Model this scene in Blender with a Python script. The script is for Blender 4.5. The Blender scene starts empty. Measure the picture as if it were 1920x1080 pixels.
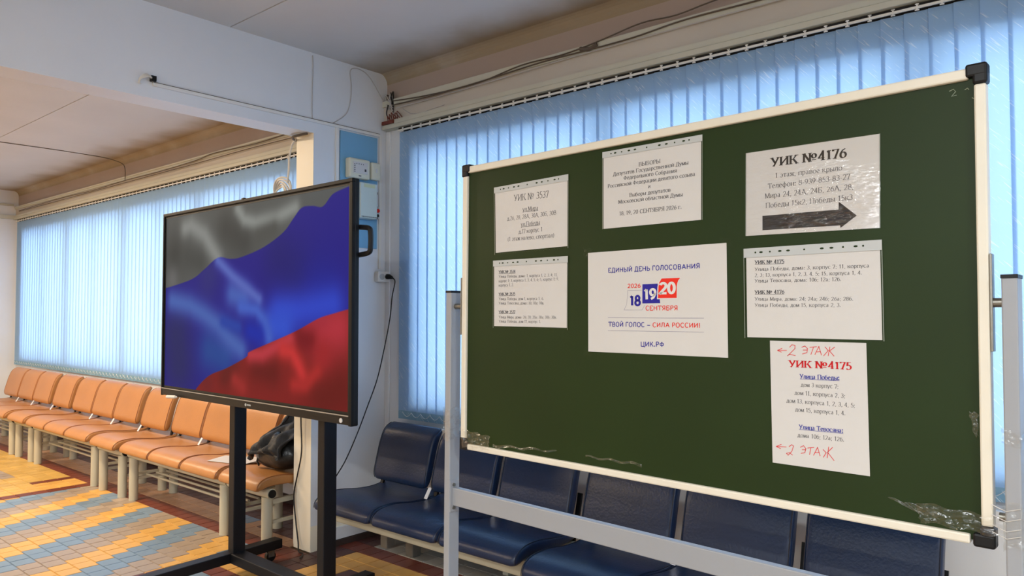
import bpy, bmesh, math, random
from mathutils import Vector, Matrix
random.seed(7)
SC = bpy.context.scene
COL = SC.collection
# ------------------------------------------------------------------ camera
cam_d = bpy.data.cameras.new('camera'); cam = bpy.data.objects.new('camera', cam_d); COL.objects.link(cam)
SC.camera = cam
cam_d.sensor_width = 36.0; cam_d.lens = 1400.0 / 1920.0 * 36.0; cam_d.clip_start = 0.05; cam_d.clip_end = 200
_a = math.atan(1640 / 1400.0); _p = math.atan(44 / 1400.0)
F0 = Vector((-math.cos(_a), math.sin(_a), 0)); RT = Vector((math.sin(_a), math.cos(_a), 0)); ZZ = Vector((0, 0, 1))
FW = F0 * math.cos(_p) + ZZ * math.sin(_p); UP = ZZ * math.cos(_p) - F0 * math.sin(_p)
CAM = Vector((0, 0, 1.5))
cam.matrix_world = Matrix(((RT.x, UP.x, -FW.x, CAM.x), (RT.y, UP.y, -FW.y, CAM.y), (RT.z, UP.z, -FW.z, CAM.z), (0, 0, 0, 1)))
# ------------------------------------------------------------------ world, lamps, exposure
W = bpy.data.worlds.new('world'); SC.world = W; W.use_nodes = True
wb = W.node_tree.nodes['Background']; wb.inputs[0].default_value = (0.86, 0.90, 1.0, 1); wb.inputs[1].default_value = 5.2
SC.view_settings.view_transform = 'Standard'; SC.view_settings.look = 'None'
SC.view_settings.exposure = 0.0; SC.view_settings.gamma = 1.0; SC.view_settings.use_curve_mapping = False

def lamp(name, loc, sx, sy, power, color, rot=(0, 0, 0)):
    d = bpy.data.lights.new(name, 'AREA'); d.shape = 'RECTANGLE'; d.size = sx; d.size_y = sy
    d.energy = power; d.color = color
    o = bpy.data.objects.new(name, d); COL.objects.link(o); o.location = loc; o.rotation_euler = rot
    return o
COOL = (0.94, 0.98, 1.0); WARM = (1.0, 0.78, 0.55)
LAMPS = [(-0.6, -1.9, COOL, 135), (2.0, 0.5, COOL, 95), (-3.25, -7.1, COOL, 150), (1.6, -3.6, COOL, 120), (0.2, -6.0, COOL, 110),
         (-5.9, 1.2, WARM, 108), (-8.9, 1.2, WARM, 108), (-5.9, -2.4, WARM, 125), (-8.9, -2.4, WARM, 125)]
for i, (lx, ly, lc, lp) in enumerate(LAMPS):
    lamp('ceiling_lamp_light', (lx, ly, 3.025), 1.15, 0.26, lp, lc)

# ------------------------------------------------------------------ helpers
class MB:
    """collects simple solids and links them as one mesh object"""
    def __init__(s): s.v = []; s.f = []; s.m = []
    def add(s, vs, fs, mi=0):
        n = len(s.v); s.v += [tuple(v) for v in vs]; s.f += [tuple(i + n for i in f) for f in fs]; s.m += [mi] * len(fs); return s
    def box(s, x0, x1, y0, y1, z0, z1, mi=0):
        vs = [(x0, y0, z0), (x1, y0, z0), (x1, y1, z0), (x0, y1, z0), (x0, y0, z1), (x1, y0, z1), (x1, y1, z1), (x0, y1, z1)]
        return s.add(vs, [(0, 3, 2, 1), (4, 5, 6, 7), (0, 1, 5, 4), (1, 2, 6, 5), (2, 3, 7, 6), (3, 0, 4, 7)], mi)
    def beam(s, a, b, w, h, up=(0, 0, 1), mi=0):
        a = Vector(a); b = Vector(b); d = (b - a).normalized(); u = Vector(up); r = d.cross(u).normalized(); u = r.cross(d)
        vs = []
        for p in (a, b):
            for i, j in ((-1, -1), (1, -1), (1, 1), (-1, 1)): vs.append(p + r * (i * w / 2) + u * (j * h / 2))
        return s.add(vs, [(0, 1, 2, 3), (7, 6, 5, 4), (0, 4, 5, 1), (1, 5, 6, 2), (2, 6, 7, 3), (3, 7, 4, 0)], mi)
    def tube(s, pts, r, n=8, cap=True, mi=0, radii=None):
        pts = [Vector(p) for p in pts]; rings = []; base = len(s.v); prev = None
        for i, p in enumerate(pts):
            d = (pts[min(i + 1, len(pts) - 1)] - pts[max(i - 1, 0)])
            d = d.normalized() if d.length > 1e-9 else Vector((0, 0, 1))
            if prev is None:
                prev = Vector((0, 0, 1)) if abs(d.z) < 0.9 else Vector((1, 0, 0))
            x = (prev - d * prev.dot(d)).normalized(); y = d.cross(x); prev = x
            rr = radii[i] if radii else r
            for k in range(n):
                t = 2 * math.pi * k / n; s.v.append(tuple(p + x * (rr * math.cos(t)) + y * (rr * math.sin(t))))
        for i in range(len(pts) - 1):
            for k in range(n):
                a = base + i * n + k; b = base + i * n + (k + 1) % n
                s.f.append((a, b, b + n, a + n)); s.m.append(mi)
        if cap:
            s.f.append(tuple(base + k for k in reversed(range(n)))); s.m.append(mi)
            e = base + (len(pts) - 1) * n; s.f.append(tuple(e + k for k in range(n))); s.m.append(mi)
        return s
    def grid(s, fn, nu, nv, mi=0, flip=False):
        base = len(s.v)
        for j in range(nv + 1):
            for i in range(nu + 1): s.v.append(tuple(fn(i / nu, j / nv)))
        for j in range(nv):
            for i in range(nu):
                a = base + j * (nu + 1) + i
                f = (a, a + 1, a + nu + 2, a + nu + 1)
                s.f.append(f[::-1] if flip else f); s.m.append(mi)
        return s
    def profile(s, poly, x0, x1, mi=0, nx=1, side=None):
        """extrude a closed (y,z) polygon along x; side(t) gives an inset factor for pillowed ends"""
        n = len(poly); base = len(s.v)
        cy = sum(p[0] for p in poly) / n; cz = sum(p[1] for p in poly) / n
        for k in range(nx + 1):
            t = k / nx; x = x0 + (x1 - x0) * t; q = side(t) if side else 1.0
            for (y, z) in poly: s.v.append((x, cy + (y - cy) * q if False else y, cz + (z - cz) * 1.0 if not side else z))
        for k in range(nx):
            for i in range(n):
                a = base + k * n + i; b = base + k * n + (i + 1) % n
                s.f.append((a, a + n, b + n, b)); s.m.append(mi)
        s.f.append(tuple(base + i for i in range(n))); s.m.append(mi)
        s.f.append(tuple(base + nx * n + i for i in reversed(range(n)))); s.m.append(mi)
        return s
    def build(s, name, mats, parent=None, smooth=False, bevel=0, loc=None, fix=False, angle=40):
        me = bpy.data.meshes.new(name); me.from_pydata(s.v, [], s.f)
        for m in (mats if isinstance(mats, (list, tuple)) else [mats]): me.materials.append(m)
        if len(me.materials) > 1:
            for p, k in zip(me.polygons, s.m): p.material_index = k
        if bevel or fix:
            bm = bmesh.new(); bm.from_mesh(me)
            bmesh.ops.remove_doubles(bm, verts=bm.verts, dist=1e-6)
            bmesh.ops.recalc_face_normals(bm, faces=bm.faces)
            if bevel:
                es = [e for e in bm.edges if len(e.link_faces) == 2 and e.calc_face_angle(0) > 0.6]
                bmesh.ops.bevel(bm, geom=es, offset=bevel, segments=2, affect='EDGES', profile=0.5, clamp_overlap=True)
            bm.to_mesh(me); bm.free()
        if smooth:
            for p in me.polygons: p.use_smooth = True
            me.set_sharp_from_angle(angle=math.radians(angle))
        o = bpy.data.objects.new(name, me); COL.objects.link(o)
        if parent: o.parent = parent
        if loc: o.location = loc
        return o

def tag(o, label=None, cat=None, group=None, kind=None):
    if label: o['label'] = label
    if cat: o['category'] = cat
    if group: o['group'] = group
    if kind: o['kind'] = kind
    return o
def empty(name, loc=(0, 0, 0), rz=0.0):
    o = bpy.data.objects.new(name, None); COL.objects.link(o); o.location = loc; o.rotation_euler = (0, 0, rz)
    o.empty_display_size = 0.1; return o
def dup(o, parent=None):
    kids = [c for c in KIDS(o)]
    c = o.copy(); COL.objects.link(c)
    if parent is not None: c.parent = parent
    for k in kids: dup(k, c)
    return c
def KIDS(o):
    return [c for c in bpy.data.objects if c.parent == o]

# ------------------------------------------------------------------ materials
def srgb(r, g, b):
    def f(c):
        c /= 255.0
        return c / 12.92 if c <= 0.04045 else ((c + 0.055) / 1.055) ** 2.4
    return (f(r), f(g), f(b), 1)
def mat(name, col, rough=0.5, metal=0.0, spec=0.5, var=0.0, vscale=4.0, bump=0.0, bscale=60.0, col2=None, stretch=None, coat=0.0):
    m = bpy.data.materials.new(name); m.use_nodes = True; nt = m.node_tree; b = nt.nodes['Principled BSDF']
    b.inputs['Base Color'].default_value = col; b.inputs['Roughness'].default_value = rough
    b.inputs['Metallic'].default_value = metal; b.inputs['Specular IOR Level'].default_value = spec
    b.inputs['Coat Weight'].default_value = coat; b.inputs['Coat Roughness'].default_value = 0.1
    tc = nt.nodes.new('ShaderNodeTexCoord'); mp = nt.nodes.new('ShaderNodeMapping')
    nt.links.new(tc.outputs['Object'], mp.inputs['Vector'])
    if stretch: mp.inputs['Scale'].default_value = stretch
    if var or col2:
        n = nt.nodes.new('ShaderNodeTexNoise'); n.inputs['Scale'].default_value = vscale; n.inputs['Detail'].default_value = 6
        nt.links.new(mp.outputs[0], n.inputs['Vector'])
        cr = nt.nodes.new('ShaderNodeValToRGB'); cr.color_ramp.elements[0].position = 0.35; cr.color_ramp.elements[1].position = 0.68
        c2 = col2 if col2 else tuple(max(0, c * (1 - var)) for c in col[:3]) + (1,)
        cr.color_ramp.elements[0].color = c2; cr.color_ramp.elements[1].color = col
        nt.links.new(n.outputs['Fac'], cr.inputs[0]); nt.links.new(cr.outputs[0], b.inputs['Base Color'])
    if bump:
        n2 = nt.nodes.new('ShaderNodeTexNoise'); n2.inputs['Scale'].default_value = bscale; n2.inputs['Detail'].default_value = 4
        nt.links.new(mp.outputs[0], n2.inputs['Vector'])
        bp = nt.nodes.new('ShaderNodeBump'); bp.inputs['Strength'].default_value = bump; bp.inputs['Distance'].default_value = 0.01
        nt.links.new(n2.outputs['Fac'], bp.inputs['Height']); nt.links.new(bp.outputs[0], b.inputs['Normal'])
    return m
def stained_plaster(name, col, stain, axis_y=3.33, width=0.55, amount=0.8, zc=None, bump=0.25):
    """whitewash with an uneven water stain that keeps to the corner along the window wall"""
    m = mat(name, col, 0.85, var=0.06, vscale=1.3, bump=bump, bscale=9)
    nt = m.node_tree; b = nt.nodes['Principled BSDF']
    src = b.inputs['Base Color'].links[0].from_socket
    geo = nt.nodes.new('ShaderNodeNewGeometry'); sep = nt.nodes.new('ShaderNodeSeparateXYZ'); nt.links.new(geo.outputs['Position'], sep.inputs[0])
    ns = nt.nodes.new('ShaderNodeTexNoise'); ns.inputs['Scale'].default_value = 2.2; ns.inputs['Detail'].default_value = 8
    nt.links.new(geo.outputs['Position'], ns.inputs['Vector'])
    mr = nt.nodes.new('ShaderNodeMapRange'); mr.inputs['From Min'].default_value = axis_y - width; mr.inputs['From Max'].default_value = axis_y
    nt.links.new(sep.outputs['Y'], mr.inputs['Value'])
    add = nt.nodes.new('ShaderNodeMath'); add.operation = 'MULTIPLY_ADD'; add.inputs[1].default_value = 1.1; add.inputs[2].default_value = -0.62
    nt.links.new(ns.outputs['Fac'], add.inputs[0])
    s2 = nt.nodes.new('ShaderNodeMath'); s2.operation = 'ADD'; nt.links.new(add.outputs[0], s2.inputs[0]); nt.links.new(mr.outputs[0], s2.inputs[1])
    m3 = nt.nodes.new('ShaderNodeMapRange'); m3.interpolation_type = 'SMOOTHSTEP'
    m3.inputs['From Min'].default_value = 0.05; m3.inputs['From Max'].default_value = 1.0; m3.inputs['To Max'].default_value = amount
    nt.links.new(s2.outputs[0], m3.inputs['Value'])
    mx = nt.nodes.new('ShaderNodeMix'); mx.data_type = 'RGBA'; nt.links.new(m3.outputs[0], mx.inputs['Factor'])
    nt.links.new(src, mx.inputs['A']); mx.inputs['B'].default_value = stain; nt.links.new(mx.outputs['Result'], b.inputs['Base Color'])
    return m

M = {}
M['wall'] = mat('white_wall_paint', srgb(224, 228, 233), 0.45, spec=0.35, var=0.05, vscale=1.5, bump=0.12, bscale=14)
M['wall_warm'] = mat('warm_lit_pier_paint', srgb(240, 232, 212), 0.45, spec=0.35, var=0.04, vscale=2, bump=0.12, bscale=14)  # wall paint tinted cream: warm light on the pier end put into the colour
M['ceiling'] = stained_plaster('whitewashed_ceiling', srgb(205, 205, 204), srgb(142, 124, 92), 3.36, 0.5, 0.85)
M['upper'] = stained_plaster('stained_upper_wall', srgb(186, 172, 164), srgb(134, 114, 98), 3.36, 3.0, 0.3)
M['lintel'] = mat('grey_lintel_paint', srgb(196, 190, 180), 0.7, var=0.07, vscale=2, bump=0.15, bscale=12)
M['cream_trim'] = mat('cream_wood_trim', srgb(196, 196, 182), 0.5, var=0.06, vscale=5)
M['white_plastic'] = mat('white_plastic', srgb(225, 225, 222), 0.35)
M['old_plastic'] = mat('yellowed_white_plastic', srgb(214, 212, 192), 0.35)
M['beige_box'] = mat('pale_grey_green_box', srgb(196, 206, 198), 0.4)
M['blue_panel'] = mat('pale_blue_painted_panel', srgb(122, 176, 212), 0.3, var=0.08, vscale=2, spec=0.5)
M['black_plastic'] = mat('black_plastic', srgb(18, 19, 21), 0.4, spec=0.25, bump=0.05, bscale=200)
M['tv_bezel'] = mat('dark_bezel', srgb(20, 20, 21), 0.5, spec=0.18)
M['black_steel'] = mat('black_powder_coated_steel', srgb(15, 16, 20), 0.45, spec=0.3, bump=0.08, bscale=300)
M['alu_line'] = mat('brushed_aluminium_line', srgb(170, 170, 168), 0.35, metal=0.6)
M['grey_steel'] = mat('light_grey_painted_steel', srgb(146, 149, 154), 0.38, spec=0.5, var=0.03)
M['zinc'] = mat('zinc_plated_steel', srgb(140, 138, 130), 0.35, metal=0.85, var=0.15, vscale=40)
M['frame'] = mat('cream_anodised_frame', srgb(218, 212, 196), 0.35, var=0.04, vscale=8)
M['green'] = mat('green_chalkboard_enamel', srgb(31, 48, 16), 0.45, spec=0.2, var=0.12, vscale=3)
M['orange'] = mat('tan_orange_leatherette', srgb(178, 122, 68), 0.36, spec=0.5, var=0.12, vscale=5, bump=0.12, bscale=90)
M['orange_pipe'] = mat('dark_orange_piping', srgb(150, 92, 50), 0.5)
M['navy'] = mat('navy_leatherette', srgb(20, 41, 74), 0.33, spec=0.42, var=0.15, vscale=5, bump=0.12, bscale=90)
M['navy_pipe'] = mat('dark_navy_piping', srgb(16, 26, 48), 0.45)
M['bench_steel'] = mat('beige_bench_steel', srgb(186, 182, 162), 0.4, var=0.06, vscale=6)
M['bench_rail'] = mat('beige_bench_rail', srgb(170, 164, 144), 0.5, var=0.08, vscale=6)
M['tag_white'] = mat('white_strap', srgb(215, 218, 225), 0.5)
M['paper'] = mat('white_paper', srgb(198, 196, 193), 0.8, var=0.02, vscale=8, bump=0.05, bscale=8)
M['strip'] = mat('grey_punched_strip', srgb(176, 180, 180), 0.4)
M['ink'] = mat('black_ink', srgb(76, 76, 80), 0.9, spec=0.05)
M['ink_bold'] = mat('heavy_black_ink', srgb(26, 24, 26), 0.7, spec=0.1)
M['pblue'] = mat('blue_print', srgb(48, 44, 140), 0.8, spec=0.1)
M['pred'] = mat('red_print', srgb(214, 52, 40), 0.8, spec=0.1)
M['pwhite'] = mat('white_print', srgb(206, 204, 202), 0.8, spec=0.1)
M['pcrimson'] = mat('crimson_print', srgb(190, 40, 44), 0.8, spec=0.1)
M['pen'] = mat('red_felt_pen', srgb(206, 66, 66), 0.8, spec=0.1)
M['pgray'] = mat('grey_print', srgb(96, 94, 130), 0.8, spec=0.1)
M['pviolet'] = mat('violet_blue_print', srgb(70, 74, 150), 0.8, spec=0.1)
M['cable_black'] = mat('black_cable', srgb(20, 20, 22), 0.5)
M['cable_white'] = mat('white_cable', srgb(214, 210, 200), 0.5)
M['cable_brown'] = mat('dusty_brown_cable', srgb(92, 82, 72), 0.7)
M['cable_grey'] = mat('painted_over_cable', srgb(182, 180, 180), 0.7)
M['rust'] = mat('rust_red_paint', srgb(120, 52, 36), 0.7, var=0.4, vscale=30)
M['dark'] = mat('dark_gap', srgb(30, 28, 28), 0.9)
M['jacket'] = mat('black_jacket_cloth', srgb(36, 38, 42), 0.62, bump=0.5, bscale=70, var=0.25, vscale=18)
M['bag'] = mat('black_bag_leather', srgb(24, 25, 26), 0.32, bump=0.25, bscale=40)
M['grout'] = mat('dark_floor_grout', srgb(84, 66, 48), 0.9)
M['skirting'] = mat('dark_skirting', srgb(62, 48, 44), 0.6, var=0.3, vscale=12)
M['chalk'] = mat('chalk_smear', srgb(150, 160, 140), 0.9)

def tile_mat(name, rgb, rough=0.38):
    m = mat(name, srgb(*rgb), rough, spec=0.35, var=0.16, vscale=7, bump=0.06, bscale=25)
    nt = m.node_tree
    oi = nt.nodes.new('ShaderNodeNewGeometry')
    hs = nt.nodes.new('ShaderNodeHueSaturation')
    mr = nt.nodes.new('ShaderNodeMapRange'); mr.inputs['To Min'].default_value = 0.86; mr.inputs['To Max'].default_value = 1.1
    nt.links.new(oi.outputs['Random Per Island'], mr.inputs['Value']); nt.links.new(mr.outputs[0], hs.inputs['Value'])
    b = nt.nodes['Principled BSDF']; src = b.inputs['Base Color'].links[0].from_socket
    nt.links.new(src, hs.inputs['Color']); nt.links.new(hs.outputs[0], b.inputs['Base Color'])
    return m
TM = {'Y': tile_mat('ochre_yellow_tile', (222, 172, 92)), 'G': tile_mat('grey_tan_tile', (166, 150, 134)), 'B': tile_mat('slate_blue_tile', (122, 146, 168)),
      'R': tile_mat('red_brown_tile', (116, 56, 42)), 'P': tile_mat('pinkish_tan_tile', (190, 148, 116)), 'D': tile_mat('dark_maroon_tile', (84, 50, 48)),
      'W': tile_mat('pale_grey_tile', (172, 168, 158)), 'O': tile_mat('mustard_tile', (206, 168, 92))}

def film_mat(name, base=0.05, edge=0.4, bumpd=0.3, scale=30, rough=0.08, tint=(1, 1, 1, 1), stretch=(1, 1, 1)):
    m = bpy.data.materials.new(name); m.use_nodes = True; nt = m.node_tree
    for n in list(nt.nodes):
        if n.type != 'OUTPUT_MATERIAL': nt.nodes.remove(n)
    out = nt.nodes['Material Output']
    tr = nt.nodes.new('ShaderNodeBsdfTransparent'); tr.inputs[0].default_value = tint
    gl = nt.nodes.new('ShaderNodeBsdfGlossy'); gl.inputs['Roughness'].default_value = rough
    lw = nt.nodes.new('ShaderNodeLayerWeight'); lw.inputs[0].default_value = 0.25
    mr = nt.nodes.new('ShaderNodeMapRange'); mr.inputs['To Min'].default_value = base; mr.inputs['To Max'].default_value = edge
    nt.links.new(lw.outputs['Facing'], mr.inputs['Value'])
    mx = nt.nodes.new('ShaderNodeMixShader'); nt.links.new(mr.outputs[0], mx.inputs[0]); nt.links.new(tr.outputs[0], mx.inputs[1]); nt.links.new(gl.outputs[0], mx.inputs[2])
    tc = nt.nodes.new('ShaderNodeTexCoord'); mp = nt.nodes.new('ShaderNodeMapping'); mp.inputs['Scale'].default_value = stretch
    nt.links.new(tc.outputs['Object'], mp.inputs['Vector'])
    ns = nt.nodes.new('ShaderNodeTexNoise'); ns.inputs['Scale'].default_value = scale; ns.inputs['Detail'].default_value = 3
    nt.links.new(mp.outputs[0], ns.inputs['Vector'])
    bp = nt.nodes.new('ShaderNodeBump'); bp.inputs['Strength'].default_value = bumpd; bp.inputs['Distance'].default_value = 0.02
    nt.links.new(ns.outputs['Fac'], bp.inputs['Height']); nt.links.new(bp.outputs[0], gl.inputs['Normal'])
    nt.links.new(mx.outputs[0], out.inputs['Surface'])
    return m
M['sleeve'] = film_mat('clear_sleeve_film', 0.004, 0.04, 0.12, 9, 0.2)
M['laminate'] = film_mat('wavy_laminate_film', 0.10, 0.35, 0.6, 34, 0.05, stretch=(1, 1, 2.6))
_lm = M['laminate'].node_tree   # the film has bubbled only in its lower right part
_bp = [n for n in _lm.nodes if n.type == 'BUMP'][0]; _tc = [n for n in _lm.nodes if n.type == 'TEX_COORD'][0]
_d = _lm.nodes.new('ShaderNodeVectorMath'); _d.operation = 'DISTANCE'; _lm.links.new(_tc.outputs['Object'], _d.inputs[0]); _d.inputs[1].default_value = (0.035, 0, -0.055)
_r = _lm.nodes.new('ShaderNodeMapRange'); _r.interpolation_type = 'SMOOTHSTEP'; _r.inputs['From Min'].default_value = 0.13; _r.inputs['From Max'].default_value = 0.05; _r.inputs['To Min'].default_value = 0.04; _r.inputs['To Max'].default_value = 0.6
_lm.links.new(_d.outputs['Value'], _r.inputs['Value']); _lm.links.new(_r.outputs[0], _bp.inputs['Strength'])
M['tape'] = film_mat('clear_parcel_tape', 0.07, 0.4, 0.35, 38, 0.2, (0.985, 0.985, 0.97, 1))
M['glass'] = film_mat('window_glass', 0.04, 0.5, 0.0, 1, 0.02, (0.95, 0.98, 0.98, 1))

def blind_mat(streak=srgb(236, 244, 252)):
    m = bpy.data.materials.new('pale_blue_blind_fabric'); m.use_nodes = True; nt = m.node_tree
    for n in list(nt.nodes):
        if n.type != 'OUTPUT_MATERIAL': nt.nodes.remove(n)
    out = nt.nodes['Material Output']
    tc = nt.nodes.new('ShaderNodeTexCoord')
    oi = nt.nodes.new('ShaderNodeObjectInfo')
    off = nt.nodes.new('ShaderNodeVectorMath'); off.operation = 'ADD'
    cmb = nt.nodes.new('ShaderNodeCombineXYZ'); mul = nt.nodes.new('ShaderNodeMath'); mul.operation = 'MULTIPLY'; mul.inputs[1].default_value = 9.0
    nt.links.new(oi.outputs['Random'], mul.inputs[0]); nt.links.new(mul.outputs[0], cmb.inputs['Z'])
    nt.links.new(tc.outputs['Object'], off.inputs[0]); nt.links.new(cmb.outputs[0], off.inputs[1])
    rot = nt.nodes.new('ShaderNodeMapping'); rot.inputs['Rotation'].default_value = (0, math.radians(-48), 0)
    nt.links.new(off.outputs[0], rot.inputs['Vector'])
    sc = nt.nodes.new('ShaderNodeMapping'); sc.inputs['Scale'].default_value = (11, 1, 190)
    nt.links.new(rot.outputs[0], sc.inputs['Vector'])
    ns = nt.nodes.new('ShaderNodeTexNoise'); ns.inputs['Scale'].default_value = 1.0; ns.inputs['Detail'].default_value = 2
    nt.links.new(sc.outputs[0], ns.inputs['Vector'])
    cr = nt.nodes.new('ShaderNodeValToRGB'); cr.color_ramp.elements[0].position = 0.615; cr.color_ramp.elements[1].position = 0.67
    cr.color_ramp.elements[0].color = srgb(166, 200, 234); cr.color_ramp.elements[1].color = streak
    nt.links.new(ns.outputs['Fac'], cr.inputs[0])
    df = nt.nodes.new('ShaderNodeBsdfDiffuse'); tl = nt.nodes.new('ShaderNodeBsdfTranslucent')
    nt.links.new(cr.outputs[0], df.inputs[0]); tl.inputs[0].default_value = srgb(166, 200, 234)
    mx = nt.nodes.new('ShaderNodeMixShader'); mx.inputs[0].default_value = 0.40
    nt.links.new(df.outputs[0], mx.inputs[1]); nt.links.new(tl.outputs[0], mx.inputs[2])
    nt.links.new(mx.outputs[0], out.inputs['Surface'])
    return m
M['blind'] = blind_mat()
M['blind_far'] = blind_mat(srgb(178, 212, 236))
M['sleeve_edge'] = mat('cloudy_film_edge', srgb(120, 128, 116), 0.3)
# ================================================================== STRUCTURE
WY = 3.35      # window wall face
ZC = 3.14      # ceiling
XD = -4.0      # divider face (right-room side); thickness 0.2
XE = -11.72    # far end wall of left room
def struct(mb, name, m, **k):
    o = mb.build(name, m, **k); o['kind'] = 'structure'; return o

# ceiling: concrete slabs 1.2 m wide with a joint between them
ceil = struct(MB().box(XE - 0.2, 3.9, -8.2, 3.6, ZC + 0.006, ZC + 0.2), 'ceiling', M['ceiling'])
ys = [3.345, 2.18, 0.99, -0.2, -1.39, -2.58, -3.77, -4.96, -6.15, -7.34, -8.0]
for (xa, xb) in ((XE, XD - 0.185), (XD, 3.6)):
    for i in range(len(ys) - 1):
        g = 0.004
        MB().box(xa, xb, ys[i + 1] + g, ys[i] - g, ZC - 0.002, ZC + 0.006).build('slab', M['ceiling'], ceil)

# window wall with openings
def wall_with_openings(name, x0, x1, ops, zb, zt, matr):
    mb = MB(); y0, y1 = WY, WY + 0.22
    mb.box(x0, x1, y0, y1, 0, zb); mb.box(x0, x1, y0, y1, zt, 2.93)
    xs = [x0] + [v for o in ops for v in o] + [x1]
    for i in range(0, len(xs), 2): mb.box(xs[i], xs[i + 1], y0, y1, zb, zt)
    return struct(mb, name, matr)
OPR = [(-3.72, -2.22), (-2.2, -0.70), (-0.68, 0.82), (0.84, 2.7)]
OPL = [(-11.5, -9.9), (-9.88, -8.28), (-8.26, -6.66), (-6.64, -5.04), (-5.02, -4.4)]
ZB, ZT = 0.86, 2.58
wall_with_openings('wall_window_right', XD, 3.6, OPR, ZB, ZT, M['wall'])
wall_with_openings('wall_window_left', XE - 0.2, XD, OPL, ZB, ZT, M['wall'])
struct(MB().box(XE - 0.2, 3.6, WY, WY + 0.22, 2.93, ZC + 0.02), 'wall_upper', M['upper'])
# lintel beam standing 3 cm proud and the ledge on it
struct(MB().box(XD, 3.6, WY - 0.03, WY, 2.79, 2.925), 'trim_1', M['lintel'], bevel=0.004)
struct(MB().box(XE, XD - 0.185, WY - 0.03, WY, 2.79, 2.90), 'trim_2', M['lintel'], bevel=0.004)
struct(MB().box(XD, 3.6, WY - 0.042, WY - 0.03, 2.905, 2.945).box(XD, 3.6, WY - 0.03, WY - 0.0, 2.925, 2.945), 'trim_3', M['cream_trim'])
struct(MB().box(XE, XD - 0.185, WY - 0.042, WY, 2.885, 2.905).box(XE, XD - 0.185, WY - 0.05, WY - 0.03, 2.905, 2.92), 'trim_4', M['cream_trim'])
# cream boards that carry the blind rails
struct(MB().box(XD + 0.02, 3.6, WY - 0.06, WY, 2.742, 2.768).box(XD + 0.02, 3.6, WY - 0.052, WY, 2.772, 2.80), 'trim_5', M['cream_trim'])
struct(MB().box(XE, XD - 0.185, WY - 0.06, WY, 2.742, 2.768).box(XE, XD - 0.185, WY - 0.052, WY, 2.772, 2.80), 'trim_6', M['cream_trim'])
# cornice fillet
cv = MB()
for k in range(6):
    a0 = math.pi / 2 * k / 6; a1 = math.pi / 2 * (k + 1) / 6; r = 0.07
    p = lambda a: (WY - r + r * math.sin(a) * 1.0, ZC - r + r * math.cos(a))
    (ya, za), (yb, zb_) = p(a0), p(a1)
    for (xa, xb) in ((XD, 3.6), (XE, XD - 0.185)):
        cv.add([(xa, ya, za), (xb, ya, za), (xb, yb, zb_), (xa, yb, zb_)], [(0, 1, 2, 3)])
struct(cv, 'trim_7', M['ceiling'], smooth=True)

# windows behind the blinds
n = 0
for (a, b) in OPR + OPL:
    n += 1
    w = empty('window_%d' % n, ((a + b) / 2, WY + 0.12, ZB)); w['kind'] = 'structure'
    hw = (b - a) / 2; H = ZT - ZB
    fr = MB()
    fr.box(-hw, hw, -0.03, 0.03, 0, 0.05); fr.box(-hw, hw, -0.03, 0.03, H - 0.05, H); fr.box(-hw, -hw + 0.05, -0.03, 0.03, 0.05, H - 0.05); fr.box(hw - 0.05, hw, -0.03, 0.03, 0.05, H - 0.05)
    if hw > 0.5: fr.box(-0.03, 0.03, -0.025, 0.025, 0.05, H - 0.05)
    fr.build('window_frame', M['white_plastic'], w)
    for (p, q) in (((-hw + 0.05, -0.03), (0.03, hw - 0.05)) if hw > 0.5 else ((-hw + 0.05, hw - 0.05),)):
        MB().box(p, q, -0.006, 0.006, 0.05, H - 0.05).build('pane', M['glass'], w)
    MB().box(-hw, hw, -0.118, -0.03, 0.0, 0.02).build('window_sill', M['white_plastic'], w)

# other walls
struct(MB().box(XE - 0.2, XE, -8.2, WY, 0, ZC), 'wall_left', M['wall'])
struct(MB().box(XE, XE + 0.04, -8.0, WY, 2.75, 2.80).box(XE, XE + 0.02, -8.0, WY - 0.06, 2.93, 2.955), 'trim_8', M['cream_trim'])
struct(MB().box(3.6, 3.8, -8.2, WY, 0, ZC), 'wall_right', M['wall'])
struct(MB().box(XE, 3.6, -8.2, -8.0, 0, ZC), 'wall_back', M['wall'])
# divider: header beam over a wide opening, ending in a pier at the window wall
dv = MB().box(XD - 0.185, XD, -8.0, 2.755, 2.63, ZC).box(XD - 0.185, XD, 2.755, WY, 0.16, ZC)
struct(dv, 'wall_divider', [M['wall']])
struct(MB().box(XD - 0.1855, XD - 0.001, 2.7525, 2.755, 0.02, 2.63), 'trim_9', M['wall_warm'])
struct(MB().box(XD - 0.19, XD - 0.01, 2.765, WY, 0.11, 0.16).box(XD - 0.185, XD, 2.755, 2.9, 0.0, 0.16), 'trim_10', [M['wall_warm']])
struct(MB().box(XD - 0.03, XD + 0.012, 2.90, WY, 0.04, 0.112), 'baseboard_divider', M['wall'])
struct(MB().box(XD - 0.03, XD + 0.022, 2.90, WY, 0.0, 0.036), 'trim_11', M['skirting'])
struct(MB().box(XD, 3.6, WY - 0.012, WY, 0.0, 0.07), 'baseboard_right', M['skirting'])
struct(MB().box(XE, XD - 0.185, WY - 0.012, WY, 0.0, 0.07), 'baseboard_left', M['skirting'])
# vertical strips of the wall beside the right window
struct(MB().box(XD + 0.001, XD + 0.045, WY - 0.012, WY, 0.1, 2.74), 'trim_12', M['wall'], bevel=0.003)
struct(MB().box(XD, XD + 0.012, 3.275, 3.295, 1.79, 2.70), 'trim_13', M['white_plastic'])
struct(MB().box(XD, XD + 0.012, 2.918, 2.94, 1.2, 2.70), 'trim_14', M['white_plastic'])

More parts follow.
